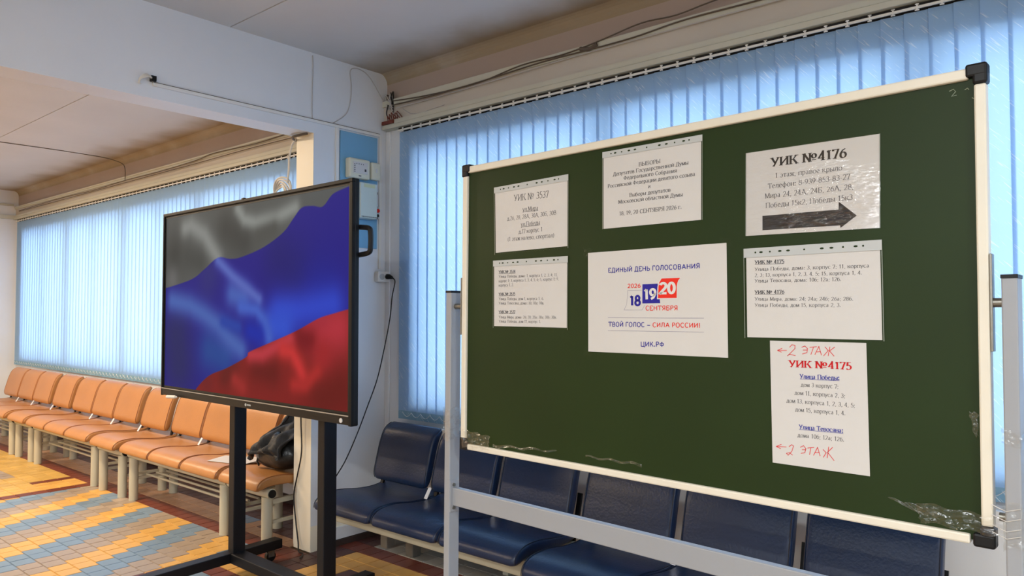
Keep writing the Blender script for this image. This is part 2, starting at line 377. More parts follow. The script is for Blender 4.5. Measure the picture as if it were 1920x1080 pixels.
# floor
floor = struct(MB().box(XE - 0.2, 3.8, -8.2, WY + 0.2, -0.12, -0.006), 'floor', M['grout'])
PY, PX = 0.1117, 0.114
Y0 = 1.595
def code(x, y):
    if x < XD - 0.185:
        if y > 2.96: return 'D'
        if y > 2.735:
            if -5.19 < x < -4.92 and y > 2.84: return 'B'
            if -4.76 < x < -4.2 and y > 2.90: return 'D'
            return 'P'
        if y > 2.6: return 'R'
        if x > -4.42: return 'R'
        if x > -6.98:
            k = math.floor((y - Y0) / PY)
            o = -5.396 - 0.0605 * k
            q = int(math.floor(((x - o) / PX) % 6))
            return 'BBGGYY'[q]
        if x > -7.1: return 'R'
        if x > -7.4: return 'Y'
        if x > -7.5 and y > 2.26: return 'R'
        if -9.4 < x < -7.85 and 2.15 < y < 2.30: return 'G'
        return 'O'
    if y > 3.09: return 'W' if x > -3.83 else 'D'
    if y > 2.957: return 'R'
    if x < -3.8:
        if y > 2.49: return 'D' if x > -3.98 else 'R'
        if y > 2.27: return 'Y'
        if y > 2.15: return 'R'
        return 'B' if x < -3.9 else 'G'
    if y > 2.735: return 'Y'
    if x < -3.57 and y > 2.49: return 'Y'
    if y > 2.49: return 'D'
    if y > 2.27: return 'Y'
    if y > 2.15: return 'R'
    k = math.floor((y - Y0) / PY); q = int(math.floor(((x + 3.9 + 0.0605 * k) / PX) % 6)); return 'BBGGYY'[q]
def rowlist():
    rows = []; y = Y0 - 32 * PY
    while y < 2.59: rows.append((y, y + PY)); y += PY
    rows += [(2.60, 2.735), (2.735, 2.845), (2.845, 2.957), (2.957, 3.09), (3.09, 3.21), (3.21, 3.34)]
    return rows
def tile_geo(w, h):
    g = 0.0016; b = 0.0022
    x0, x1, y0, y1 = g, w - g, g, h - g
    return [(x0, y0, -.006), (x1, y0, -.006), (x1, y1, -.006), (x0, y1, -.006), (x0 + b, y0 + b, 0), (x1 - b, y0 + b, 0), (x1 - b, y1 - b, 0), (x0 + b, y1 - b, 0)], \
           [(4, 5, 6, 7), (0, 1, 5, 4), (1, 2, 6, 5), (2, 3, 7, 6), (3, 0, 4, 7)]
tiles = []
breaks = [XE, -7.5, -7.4, -7.1, -6.98, -4.42, -4.2, XD, -3.8]
for (ya, yb) in rowlist():
    ym = (ya + yb) / 2; k = math.floor((ym - Y0) / PY)
    xs = [XE]; x = XE
    def run(x0, x1, off=0.0, pw=PX):
        out = []; nn = max(1, round((x1 - x0) / pw)) if off == 0 else None
        if nn: return [(x0 + (x1 - x0) * i / nn, x0 + (x1 - x0) * (i + 1) / nn) for i in range(nn)]
        a = x0; c = off + math.ceil((x0 - off) / pw + 1e-6) * pw
        if c - a < 0.012: c += pw
        while c < x1 - 0.012: out.append((a, c)); a = c; c += pw
        out.append((a, x1)); return out
    segs = []
    segs += run(XE, -7.5); segs += run(-7.5, -7.4); segs += run(-7.4, -7.1); segs += run(-7.1, -6.98)
    if ym < 2.6: segs += run(-6.98, -4.42, -5.396 - 0.0605 * k + 0.684 * 4); segs += run(-4.42, -4.2)
    else: segs += run(-6.98, -4.2)
    if ym > 2.76: segs += []
    else: segs += run(-4.2, XD)
    segs += run(XD, -3.8)
    segs += run(-3.8, 3.6)
    for (a, b) in segs: tiles.append((a, b, ya, yb))
def vis(t):
    p = Vector(((t[0] + t[1]) / 2, (t[2] + t[3]) / 2, 0)) - CAM; z = p.dot(FW)
    if z < 0.3: return 0
    u = 960 + 1400 * p.dot(RT) / z; v = 540 - 1400 * p.dot(UP) / z
    if not (-12 < u < 1925 and 700 < v < 1095): return 0
    # hidden behind the chalkboard or the pier base
    if u > 880 and v < 1080: return 0.0001
    return (t[1] - t[0]) * (t[3] - t[2]) / z ** 3
order = sorted(range(len(tiles)), key=lambda i: -vis(tiles[i]))
shown = [i for i in order[:298] if vis(tiles[i]) > 0.001 * 0 + 1e-7]
shset = set(shown); tcache = {}
for i in shown:
    a, b, c, d = tiles[i]; cd = code((a + b) / 2, (c + d) / 2)
    key = (cd, round(b - a, 3), round(d - c, 3))
    if key not in tcache:
        vs, fs = tile_geo(b - a, d - c); me = bpy.data.meshes.new('tile'); me.from_pydata(vs, [], fs); me.materials.append(TM[cd]); tcache[key] = me
    o = bpy.data.objects.new('tile', tcache[key]); COL.objects.link(o); o.parent = floor; o.location = (a, c, random.uniform(-0.0007, 0.0003))
rest = MB(); codes = list('YGBRPDWO')
for i, (a, b, c, d) in enumerate(tiles):
    if i in shset: continue
    vs, fs = tile_geo(b - a, d - c); z = random.uniform(-0.0007, 0.0003)
    rest.add([(v[0] + a, v[1] + c, v[2] + z) for v in vs], fs, codes.index(code((a + b) / 2, (c + d) / 2)))
# the part of the hall behind the camera, coarser
for xa in range(40):
    for yb_ in range(16):
        a = XE + xa * 0.383; c = -8.0 + yb_ * 0.375
        vs, fs = tile_geo(0.383, 0.375); rest.add([(v[0] + a, v[1] + c, v[2]) for v in vs], fs, codes.index('YGBO'[(xa + yb_) % 4]))
ro = rest.build('tile_field', [TM[c] for c in codes], floor); ro['kind'] = 'stuff'

# ceiling lamps (out of view, they light the hall)
LAMP_AT = ['in front of the chalkboard beside the screen', 'right of the chalkboard near the window', 'at the back wall by the divider', 'in the middle of the right side behind the viewer', 'at the back of the hall in its middle',
           'in the far room near the divider and the windows', 'in the far room near the end wall and the windows', 'in the far room near the divider at the back', 'in the far room near the end wall at the back']
for i, (lx, ly, lc, lp) in enumerate(LAMPS):
    t = empty('ceiling_lamp', (lx, ly, ZC)); tag(t, 'flat white fluorescent ceiling lamp, ' + LAMP_AT[i], 'lamp', 'ceiling lamps over the hall')
    MB().box(-0.6, 0.6, -0.16, 0.16, -0.08, -0.004).build('housing', M['white_plastic'], t, bevel=0.006)

# ================================================================== BLINDS
def blind(x0, x1, label, pitch=0.0885, tilt=3, fab='blind'):
    root = empty('vertical_blind', (x0, WY - 0.022, 2.735)); tag(root, label, 'blind', 'pale blue vertical blinds')
    L = x1 - x0; H = 1.945
    MB().box(-0.01, L + 0.01, -0.012, 0.021, -0.004, 0.004).box(-0.01, L + 0.01, 0.016, 0.021, -0.022, -0.004).build('head_rail', M['dark'], root)
    MB().box(-0.01, L + 0.01, -0.022, -0.014, -0.019, -0.009).build('rail_lip', M['white_plastic'], root)
    nS = int(L / pitch)
    sm = MB()
    w = 0.103
    sm.grid(lambda u, v: ((u - 0.5) * w, 0.0035 * math.cos((u - 0.5) * math.pi), -0.023 - v * (H - 0.023)), 4, 3)
    pk = MB().grid(lambda u, v: ((u - 0.5) * (w - 0.004), -0.0025 + 0.0035 * math.cos((u - 0.5) * math.pi), -H + 0.052 - v * 0.055), 4, 1).grid(lambda u, v: ((u - 0.5) * (w - 0.004), 0.0045 + 0.0035 * math.cos((u - 0.5) * math.pi), -H + 0.052 - v * 0.055), 4, 1)
    cl = MB().box(-0.003, 0.003, -0.0255, -0.022, -0.026, 0.0).box(-0.008, 0.008, -0.0255, -0.022, -0.029, -0.024).box(-0.007, 0.007, -0.0255, -0.022, -0.005, -0.001)
    smesh = pmesh = cmesh = None
    for i in range(nS):
        x = (i + 0.5) * L / nS
        if smesh is None:
            so = sm.build('slat', M[fab], root, smooth=True); po = pk.build('weight_pocket', M['blind_dark'], so, smooth=True); co = cl.build('hanger_clip', M['white_plastic'], so)
            smesh, pmesh, cmesh = so.data, po.data, co.data
        else:
            so = bpy.data.objects.new('slat', smesh); po = bpy.data.objects.new('weight_pocket', pmesh); co = bpy.data.objects.new('hanger_clip', cmesh)
            for q in (so, po, co): COL.objects.link(q)
            so.parent = root; po.parent = so; co.parent = so
        so.location = (x, 0, 0); so.rotation_euler = (0, 0, math.radians(tilt + random.uniform(-0.7, 0.7)))
    ch = MB()
    for i in range(nS - 1):
        xa = (i + 0.5) * L / nS; xb = (i + 1.5) * L / nS
        ch.tube([(xa + (xb - xa) * t, -0.014, -H + 0.045 - 0.028 * math.sin(math.pi * t)) for t in [0, .15, .3, .5, .7, .85, 1]], 0.0013, 4, False)
    c = ch.build('bead_chain', M['white_plastic'], root)
    return root
_m = M['blind_dark'] = M['blind'].copy(); _m.name = 'doubled_blind_hem'
for nd in _m.node_tree.nodes:
    if nd.type == 'VALTORGB': nd.color_ramp.elements[0].color = srgb(140, 180, 205)
    if nd.type == 'MIX_SHADER': nd.inputs[0].default_value = 0.15
blind(-3.83, 2.9, 'pale blue vertical slat blind behind the green chalkboard and navy seats')
blind(-11.66, -4.22, 'long pale blue vertical slat blind above the orange seat row in the far room', tilt=5, fab='blind_far')
M['white_board'] = mat('white_laminate_board', srgb(232, 234, 236), 0.4, spec=0.4)
# ================================================================== BENCHES
def offset_poly(line, th):
    """closed outline of a thick curved sheet from its (y,z) middle line; th per point"""
    up = []; lo = []
    n = len(line)
    for i, (y, z) in enumerate(line):
        a = line[max(i - 1, 0)]; b = line[min(i + 1, n - 1)]
        dy, dz = b[0] - a[0], b[1] - a[1]; L = math.hypot(dy, dz); ny, nz = -dz / L, dy / L
        t = th[i] / 2; up.append((y + ny * t, z + nz * t)); lo.append((y - ny * t, z - nz * t))
    return up + lo[::-1]
def smooth_line(pts, k=4):
    out = []; n = len(pts)
    for i in range(n - 1):
        p0 = pts[max(i - 1, 0)]; p1 = pts[i]; p2 = pts[i + 1]; p3 = pts[min(i + 2, n - 1)]
        for j in range(k):
            t = j / k
            out.append(tuple(0.5 * ((2 * p1[c]) + (-p0[c] + p2[c]) * t + (2 * p0[c] - 5 * p1[c] + 4 * p2[c] - p3[c]) * t * t + (-p0[c] + 3 * p1[c] - 3 * p2[c] + p3[c]) * t ** 3) for c in range(len(p1))))
    out.append(tuple(pts[-1])); return out
SEAT = smooth_line([(0.012, 0.385, .022), (0.022, 0.408, .05), (0.07, 0.432, .062), (0.17, 0.436, .062), (0.30, 0.424, .052), (0.40, 0.424, .044), (0.47, 0.436, .034), (0.53, 0.458, .02)], 3)
BACK = smooth_line([(0.432, 0.492, .02), (0.436, 0.520, .048), (0.452, 0.575, .056), (0.470, 0.64, .056), (0.490, 0.71, .054), (0.520, 0.775, .048), (0.562, 0.812, .020)], 3)
def trimmed(line, c):
    """the middle line shortened by c at both ends, same number of points"""
    L = [0.0]
    for a, b in zip(line, line[1:]): L.append(L[-1] + math.hypot(b[0] - a[0], b[1] - a[1]))
    out = []; n = len(line)
    for i in range(n):
        s = c + (L[-1] - 2 * c) * L[i] / L[-1]
        j = max(0, min(n - 2, next((k for k in range(n - 1) if L[k + 1] >= s), n - 2))); t = (s - L[j]) / (L[j + 1] - L[j])
        out.append((line[j][0] * (1 - t) + line[j + 1][0] * t, line[j][1] * (1 - t) + line[j + 1][1] * t, line[i][2]))
    return out
def cushion(name, line, w, m, parent, x, crown=0.006, rad=0.03):
    """upholstered shell w wide: crowned across, corners and sides rounded"""
    ds = [0, .003, .009, .018, .030, .05]
    ts = [d / w for d in ds] + [.3, .5, .7] + [1 - d / w for d in reversed(ds)]
    mb = MB(); n = 2 * len(line); h = len(line)
    for t in ts:
        d = min(t, 1 - t) * w
        tr = rad - math.sqrt(max(0, rad * rad - (rad - min(d, rad)) ** 2)) if d < rad else 0.0
        ins = 0.55 + 0.45 * math.sqrt(max(0, 1 - (1 - min(d, .016) / .016) ** 2))
        ln = trimmed(line, tr); poly = offset_poly([(p[0], p[1]) for p in ln], [p[2] for p in ln])
        for i, p in enumerate(poly):
            j = i if i < h else n - 1 - i
            my, mz = ln[j][0], ln[j][1]
            q = ins * (1 + crown * 14 * math.sin(math.pi * t) * (1 if i < h else 0))
            mb.v.append((-w / 2 + w * t, my + (p[0] - my) * q, mz + (p[1] - mz) * q))
    for k in range(len(ts) - 1):
        for i in range(n):
            a = k * n + i; b = k * n + (i + 1) % n
            mb.f.append((a, a + n, b + n, b)); mb.m.append(0)
    L = (len(ts) - 1) * n
    for i in range(h - 1):
        mb.f.append((i, i + 1, n - 2 - i, n - 1 - i)); mb.m.append(0)
        mb.f.append((L + n - 1 - i, L + n - 2 - i, L + i + 1, L + i)); mb.m.append(0)
    o = mb.build(name, m, parent, smooth=True, fix=True, angle=75); o.location = (x, 0, 0)
    return o
def piping(line, w, m, parent):
    h = len(line)
    line = trimmed(line, 0.007)
    poly = offset_poly([(p[0], p[1]) for p in line], [p[2] * 1.0 for p in line])
    for s in (-1, 1): MB().tube([(s * (w / 2 - 0.006), p[0], p[1]) for p in poly[:h]], 0.0022, 5, False).build('piping', m, parent, smooth=True)
def make_bench(nseat, pitch, upm, pipem, style):
    root = empty('waiting_bench')
    w = pitch - 0.012; L = nseat * pitch; bwid = w - 0.008 if style == 'tube' else pitch - 0.046
    for i in range(nseat):
        x = (i + 0.5) * pitch
        s = cushion('seat', SEAT, w, upm, root, x); piping(SEAT, w, pipem, s)
        b = cushion('backrest', BACK, bwid, upm, root, x); piping(BACK, bwid, pipem, b)
    if style == 'tube':
        MB().tube([(0.0, 0.10, 0.36), (L, 0.10, 0.36)], 0.032, 16).build('front_rail', M['bench_steel'], root, smooth=True)
        MB().tube([(0.0, 0.40, 0.36), (L, 0.40, 0.36)], 0.026, 12).build('rear_rail', M['bench_steel'], root, smooth=True)
        for x in (-0.0035, L + 0.0035): MB().tube([(x - 0.003, 0.10, 0.36), (x + 0.003, 0.10, 0.36)], 0.026, 16).build('end_cap', M['black_plastic'], root, smooth=True)
        for x in (0.055, L - 0.055):
            for y in (0.10, 0.42): MB().tube([(x, y, 0.0), (x, y, 0.335)], 0.034, 18).build('leg', M['bench_steel'], root, smooth=True)
            MB().beam((x, 0.13, 0.30), (x, 0.40, 0.30), 0.03, 0.03).beam((x, 0.13, 0.17), (x, 0.40, 0.17), 0.02, 0.02).build('side_stretcher', M['bench_steel'], root)
        if nseat > 1:
            for y, z in ((0.20, 0.19), (0.28, 0.19), (0.36, 0.19)): MB().tube([(0.06, y, z), (L - 0.06, y, z)], 0.009, 8).build('rack_bar', M['bench_steel'], root, smooth=True)
    else:
        MB().box(0.0, L, 0.085, 0.165, 0.315, 0.395).build('front_rail', M['bench_rail'], root, bevel=0.006)
        MB().box(0.0, L, 0.40, 0.46, 0.335, 0.395).build('rear_rail', M['bench_rail'], root, bevel=0.006)
        for x in (-0.004, L + 0.004): MB().box(x - 0.004, x + 0.004, 0.088, 0.162, 0.318, 0.392).build('end_cap', M['black_plastic'], root, bevel=0.002)
        for x in (0.14, L - 0.14):
            MB().box(x - 0.035, x + 0.035, 0.60, 0.67, 0.0, 0.10).box(x - 0.03, x + 0.03, 0.46, 0.66, 0.10, 0.15).box(x - 0.03, x + 0.03, 0.40, 0.46, 0.10, 0.34).build('leg', M['zinc_dark'], root, bevel=0.006)
            MB().box(x - 0.03, x + 0.03, 0.165, 0.40, 0.335, 0.385).build('cross_arm', M['bench_rail'], root, bevel=0.005)
    # back brackets between the seats
    for i in range(nseat + 1):
        x = min(max(i * pitch, 0.03), L - 0.03)
        MB().beam((x, 0.452, 0.37), (x, 0.500, 0.52), 0.024, 0.012, (0, 1, 0)).beam((x, 0.500, 0.52), (x, 0.522, 0.61), 0.024, 0.012, (0, 1, 0)).build('back_bracket', M['black_steel'], root)
        if 0 < i < nseat or nseat == 1 and i == 0:
            MB().beam((i * pitch, 0.398, 0.447), (i * pitch + 0.004, 0.432, 0.505), 0.024, 0.003, (0, 1, 0)).build('white_strap', M['tag_white'], root)
    return root
M['zinc_dark'] = mat('grey_leg_steel', srgb(120, 118, 112), 0.4, metal=0.4)
OR3 = make_bench(3, 0.509, M['orange'], M['orange_pipe'], 'tube')
OR1 = make_bench(1, 0.495, M['orange'], M['orange_pipe'], 'tube')
orr = [(OR1, -4.685, 2.50, 'single orange seat unit at the pier, under the black jacket and bag'),
       (OR3, -6.235, 2.50, 'three-seat orange bench right behind the television stand, papers on its end seat'),
       (OR1, -6.79, 2.485, 'single orange seat unit between two three-seat benches, left of the screen'),
       (OR3, -8.42, 2.50, 'three-seat orange bench left of the screen, second three-seater from the screen'),
       (OR1, -8.98, 2.50, 'single orange seat unit near the left edge of the row, far from the screen'),
       (OR3, -10.60, 2.50, 'farthest three-seat orange bench, running out at the left edge')]
used = set()
for (src, x, y, lab) in orr:
    if src.name in used: o = dup(src)
    else: o = src; used.add(src.name)
    o.location = (x, y, 0.001); o.rotation_euler = (0, 0, random.uniform(-0.006, 0.006)); tag(o, lab, 'bench', 'orange waiting benches under the far blind')
NV = make_bench(3, 0.502, M['navy'], M['navy_pipe'], 'box')
NV.location = (-3.615, 2.50, 0.001); tag(NV, 'navy blue three-seat bench against the pier, left of the board post', 'bench', 'navy waiting benches under the right blind')
NV2 = dup(NV); NV2.location = (-2.03, 2.42, 0.001); NV2.rotation_euler = (0, 0, 0.0)
tag(NV2, 'navy blue three-seat bench seen beneath the bottom edge of the chalkboard', 'bench', 'navy waiting benches under the right blind')

# ---- things on the orange seats
sheet = MB(); 
for k, (dx, dy, rz) in enumerate([(0, 0, .1), (0.02, -0.03, -.06)]):
    c, s = math.cos(rz), math.sin(rz); z = 0.0012 * k
    pts = [(dx + c * a - s * b, dy + s * a + c * b) for a, b in ((-.16, -.10), (.16, -.10), (.16, .10), (-.16, .10))]
    sheet.add([(p[0], p[1], z) for p in pts] + [(p[0], p[1], z + .001) for p in pts], [(3, 2, 1, 0), (4, 5, 6, 7), (0, 1, 5, 4), (1, 2, 6, 5), (2, 3, 7, 6), (3, 0, 4, 7)])
o = sheet.build('paper_stack', M['paper'], None, loc=(-4.86, 2.735, 0.4712)); o.rotation_euler = (0, 0, 0.35)
tag(o, 'few white papers lying on an orange seat beside the stand post', 'paper')

def bagpt(u, v):
    a = 2 * math.pi * u; t = math.pi * (v - 0.5)
    cx = math.copysign(abs(math.cos(a)) ** 0.7, math.cos(a)); sx = math.copysign(abs(math.sin(a)) ** 0.7, math.sin(a)); cz = math.copysign(abs(math.cos(t)) ** 0.6, math.cos(t)); sz = math.copysign(abs(math.sin(t)) ** 0.75, math.sin(t))
    f = 1 + 0.05 * math.sin(5 * a + 3 * v) * cz
    z = 0.115 + 0.115 * sz
    return (0.185 * cx * cz * f * (1.05 - 0.25 * max(0, sz)), 0.10 * sx * cz * f * (1.1 - 0.4 * max(0, sz)), z + 0.012 * math.sin(7 * a) * max(0, sz))
bag = empty('handbag', (-4.41, 2.80, 0.462)); tag(bag, 'black leather handbag slumped on the end orange seat', 'bag')
MB().grid(bagpt, 40, 20).build('body', M['bag'], bag, smooth=True, fix=True)
MB().tube([(-0.10, -0.06, 0.12), (-0.13, -0.085, 0.09), (-0.14, -0.09, 0.04), (-0.10, -0.10, 0.02)], 0.006, 8).build('handle', M['bag'], bag, smooth=True)
# jacket thrown over the backrest and the bag
JP = smooth_line([(3.085, 0.70), (3.08, 0.80), (3.055, 0.855), (2.985, 0.83), (2.93, 0.76), (2.84, 0.715), (2.73, 0.675), (2.675, 0.61), (2.665, 0.56)], 4)
def jackpt(u, v):
    t = v * (len(JP) - 1); i = min(int(t), len(JP) - 2); f = t - i
    y = JP[i][0] * (1 - f) + JP[i + 1][0] * f; z = JP[i][1] * (1 - f) + JP[i + 1][1] * f
    xl = -4.48 - 0.10 * max(0, v - 0.25) / 0.75; xr = -4.215
    x = xl + (xr - xl) * u
    fold = 0.012 * math.sin(15 * u + 5 * v) + 0.008 * math.sin(29 * u - 11 * v + 1) + 0.006 * math.sin(30 * v + 8 * u)
    k = min(1, max(0, (v - 0.3) * 3))
    left = max(0, 0.45 - u) / 0.45
    y += -fold * (0.4 + k) - 0.01 * left; z += fold * 0.5 - (0.035 * left ** 1.5) * k * v + 0.03 * k * math.sin(math.pi * u) * (v > 0.8) * (v - 0.8) * 5
    return (x + 4.4, y - 2.8, z - 0.5)
jk = empty('jacket', (-4.40, 2.80, 0.5)); tag(jk, 'dark jacket draped over the end orange backrest and the handbag', 'jacket')
jb = MB().grid(jackpt, 44, 60).build('body', M['jacket'], jk, smooth=True)
md = jb.modifiers.new('thick', 'SOLIDIFY'); md.thickness = 0.010; md.offset = 0
MB().tube([jackpt(u / 24, 1.0) for u in range(25)], 0.011, 8).build('hem', M['jacket'], jk, smooth=True)
MB().tube([(jackpt(0, v)[0], jackpt(0, v)[1] - .004, jackpt(0, v)[2]) for v in [0.35 + .65 * i / 20 for i in range(21)]], 0.012, 8, radii=[.012 + .004 * math.sin(i * 1.7) for i in range(21)]).build('sleeve_edge', M['jacket'], jk, smooth=True)

# white board panels boxing in the radiators under the right window
rc = empty('radiator_cover', (0, 3.235, 0)); tag(rc, 'white board casing under the right window behind the navy seats', 'radiator cover')
for k in range(7):
    xa = -3.80 + k * 0.98
    MB().box(xa + 0.002, xa + 0.978, -0.01, 0.01, 0.09, 0.775).build('board', M['white_board'], rc, bevel=0.002)
for k in range(8): MB().box(-3.80 + k * 0.98 - 0.02 + (0.02 if k == 0 else 0), -3.80 + k * 0.98 + 0.02, 0.01, 0.10, 0.0, 0.74).build('batten', M['cream_trim'], rc)

# ================================================================== SCREEN ON A STAND
TV = empty('interactive_display', (-3.734, 2.132, 1.545), -0.0167)
tag(TV, 'large black flat screen showing a white blue and red flag on a wheeled stand', 'screen')
TW, TH = 1.96 / 2, 1.133 / 2
body = MB(); body.box(-TW, TW, 0.004, 0.032, -TH, TH).box(-TW + 0.12, TW - 0.12, 0.032, 0.073, -TH + 0.1, TH - 0.1); body.build('housing', M['black_plastic'], TV, bevel=0.006)
def frame_strip(x0, x1, z0, z1, nm='bezel'): return MB().box(x0, x1, -0.010, 0.008, z0, z1).build(nm, M['tv_bezel'], TV, bevel=0.003)
frame_strip(-TW, TW, TH - 0.018, TH); frame_strip(-TW, -TW + 0.016, -TH, TH - 0.018); frame_strip(TW - 0.022, TW, -TH, TH - 0.018)
MB().box(-TW + 0.016, TW - 0.022, -0.009, 0.008, -TH + 0.004, -TH + 0.042).build('lower_bezel', M['black_plastic'], TV, bevel=0.002)
MB().box(-TW + 0.012, TW - 0.02, -0.0115, -0.008, -TH + 0.0435, -TH + 0.0485).build('bright_line', M['alu_line'], TV)
MB().box(-0.012, 0.012, -0.012, 0.004, TH - 0.004, TH + 0.006).build('camera_bump', M['black_plastic'], TV, bevel=0.002)
MB().tube([(TW - 0.075, -0.0125, -TH + 0.022), (TW - 0.075, -0.009, -TH + 0.022)], 0.011, 20).build('power_button', M['pwhite'], TV, smooth=True)
lg = MB().tube([(0.055, -0.0115, -TH + 0.024), (0.055, -0.009, -TH + 0.024)], 0.008, 16)
for k in range(5): lg.box(0.068 + k * 0.008, 0.073 + k * 0.008, -0.0105, -0.009, -TH + 0.020, -TH + 0.028)
lg.build('maker_mark', M['strip'], TV)
# the picture: a waving tricolour, one colour per cell of a fine grid
WBL = [(-1.0, 0.1), (-0.904, 0.106), (-0.602, 0.147), (-0.449, 0.2), (-0.289, 0.261), (-0.15, 0.247), (-0.027, 0.251), (0.201, 0.292), (0.389, 0.357), (0.479, 0.419), (0.555, 0.468), (0.65, 0.468), (0.734, 0.457), (0.813, 0.508), (0.919, 0.528), (1.0, 0.54)]
BRL = [(-1.0, -0.80), (-0.65, -0.60), (-0.522, -0.493), (-0.373, -0.412), (-0.175, -0.36), (0.037, -0.29), (0.062, -0.263), (0.283, -0.204), (0.51, -0.143), (0.7, -0.08), (0.82, -0.056), (0.935, -0.036), (1.0, -0.03)]
FEAT = {
 'w': ((88, 90, 88), [([(-.83, .30)], .10, (66, 68, 66)), ([(0, .34), (-.2, .42)], .08, (70, 71, 69)), ([(-.66, .28), (-.5, .25)], .06, (74, 76, 74)), ([(-.86, .15)], .06, (104, 104, 104)), ([(-.70, .46), (-.62, .47), (-.45, .40), (-.29, .26)], .045, (136, 139, 136)),
        ([(-.07, .52), (.0, .455), (.12, .43), (.33, .44), (.50, .475)], .032, (138, 142, 138)), ([(.15, .35), (.3, .38)], .04, (82, 83, 80)), ([(.65, .52), (.85, .56)], .06, (88, 91, 91))]),
 'b': ((38, 32, 132), [([(.35, .23), (.5, .16)], .12, (35, 32, 115)), ([(.72, .10)], .12, (32, 34, 138)), ([(-.40, .15)], .10, (47, 46, 122)), ([(-.76, -.36), (-.8, -.2)], .16, (40, 42, 100)), ([(-.38, -.27), (-.2, -.3)], .10, (38, 72, 148)),
        ([(.36, -.05), (.55, -.04), (.82, -.01)], .075, (47, 70, 198)), ([(.30, -.12), (.4, -.12)], .08, (50, 82, 205)), ([(-.86, .02), (-.62, -.01), (-.45, -.06), (-.28, -.12), (-.14, -.2), (-.02, -.25)], .055, (72, 100, 178)), ([(-.12, .05), (.0, .03)], .06, (72, 98, 182)),
        ([(-.29, .245), (-.12, .15), (.05, .07), (.16, .02)], .030, (88, 104, 188)), ([(-.02, -.02), (.14, -.04), (.22, -.10), (.26, -.18)], .035, (68, 98, 196)), ([(-.22, -.1), (-.05, -.13)], .03, (40, 68, 165)), ([(.07, -.15), (.16, -.17)], .045, (26, 46, 168))]),
 'r': ((130, 34, 32), [([(.75, -.46), (.88, -.40)], .12, (106, 29, 25)), ([(.3, -.36), (.14, -.34)], .06, (104, 28, 26)), ([(.86, -.12), (.74, -.14)], .10, (182, 50, 62)), ([(.60, -.11), (.74, -.08)], .04, (170, 46, 60)), ([(.52, -.18), (.64, -.19)], .045, (122, 24, 32)), ([(.74, -.25)], .06, (160, 38, 42)),
        ([(.08, -.275), (.2, -.27), (.34, -.22), (.46, -.18)], .035, (186, 56, 66)), ([(.40, -.24), (.48, -.25), (.54, -.31), (.58, -.37)], .036, (200, 52, 52)), ([(.5, -.41), (.6, -.40), (.7, -.33)], .03, (172, 44, 42)), ([(-.1, -.37), (-.2, -.41)], .05, (104, 32, 30)), ([(-.08, -.42), (-.0, -.455)], .035, (156, 44, 42)), ([(-.40, -.46)], .06, (116, 34, 36))])}
def interp(L, x):
    for i in range(len(L) - 1):
        if L[i][0] <= x <= L[i + 1][0]:
            t = (x - L[i][0]) / max(1e-9, L[i + 1][0] - L[i][0]); return L[i][1] * (1 - t) + L[i + 1][1] * t
    return L[-1][1]
def segd(P, x, z):
    if len(P) == 1: return math.hypot(x - P[0][0], z - P[0][1])
    best = 9
    for (ax, az), (bx, bz) in zip(P, P[1:]):
        dx, dz = bx - ax, bz - az; t = max(0, min(1, ((x - ax) * dx + (z - az) * dz) / (dx * dx + dz * dz)))
        best = min(best, math.hypot(x - ax - t * dx, z - az - t * dz))
    return best
def region(reg, x, z):
    base, fs = FEAT[reg]; c = list(base)
    for P, w, col in fs:
        d = segd(P, x, z) / (w * 1.2)
        if d > 2.6: continue
        k = math.exp(-d * d * 0.8); c = [a * (1 - k) + b * k for a, b in zip(c, col)]
    return c
WBL = smooth_line(WBL, 4); BRL = smooth_line(BRL, 4)
def flag(x, z):
    zw = interp(WBL, x); zr = interp(BRL, x); e = 0.0035
    def ss(t): t = max(0, min(1, t)); return t * t * (3 - 2 * t)
    if z > zw + e: return region('w', x, z)
    if z < zr - e: return region('r', x, z)
    b = region('b', x, z)
    if z > zw - e: k = ss((z - zw + e) / (2 * e)); w = region('w', x, z); return [p * (1 - k) + q * k for p, q in zip(b, w)]
    if z < zr + e: k = ss((zr + e - z) / (2 * e)); w = region('r', x, z); return [p * (1 - k) + q * k for p, q in zip(b, w)]
    return b
NX, NZ = 420, 240
x0, x1, z0, z1 = -TW + 0.030, TW - 0.036, -TH + 0.062, TH - 0.030
sm = MB().grid(lambda u, v: (x0 + (x1 - x0) * u, 0.0, z0 + (z1 - z0) * v), NX, NZ)
def scr_mat():
    m = bpy.data.materials.new('lit_screen_picture'); m.use_nodes = True; nt = m.node_tree; b = nt.nodes['Principled BSDF']
    at = nt.nodes.new('ShaderNodeAttribute'); at.attribute_name = 'picture'
    b.inputs['Base Color'].default_value = (0.004, 0.004, 0.005, 1); b.inputs['Roughness'].default_value = 0.5; b.inputs['Specular IOR Level'].default_value = 0.02
    nt.links.new(at.outputs['Color'], b.inputs['Emission Color']); b.inputs['Emission Strength'].default_value = 0.86
    return m
so = sm.build('display_panel', scr_mat(), TV); tag(so, 'lit screen with a waving white, blue and red flag')
ca = so.data.color_attributes.new('picture', 'FLOAT_COLOR', 'POINT')
vals = []
for v in so.data.vertices:
    c = flag(v.co.x, v.co.z); vals += list(srgb(*c))
ca.data.foreach_set('color', vals)
bz = MB().box(x0 - 0.014, x1 + 0.014, -0.002, 0.004, z1, z1 + 0.012).box(x0 - 0.014, x1 + 0.014, -0.002, 0.004, z0 - 0.012, z0).box(x0 - 0.014, x0, -0.002, 0.004, z0, z1).box(x1, x1 + 0.014, -0.002, 0.004, z0, z1)
bz.build('inner_border', M['black_plastic'], TV)
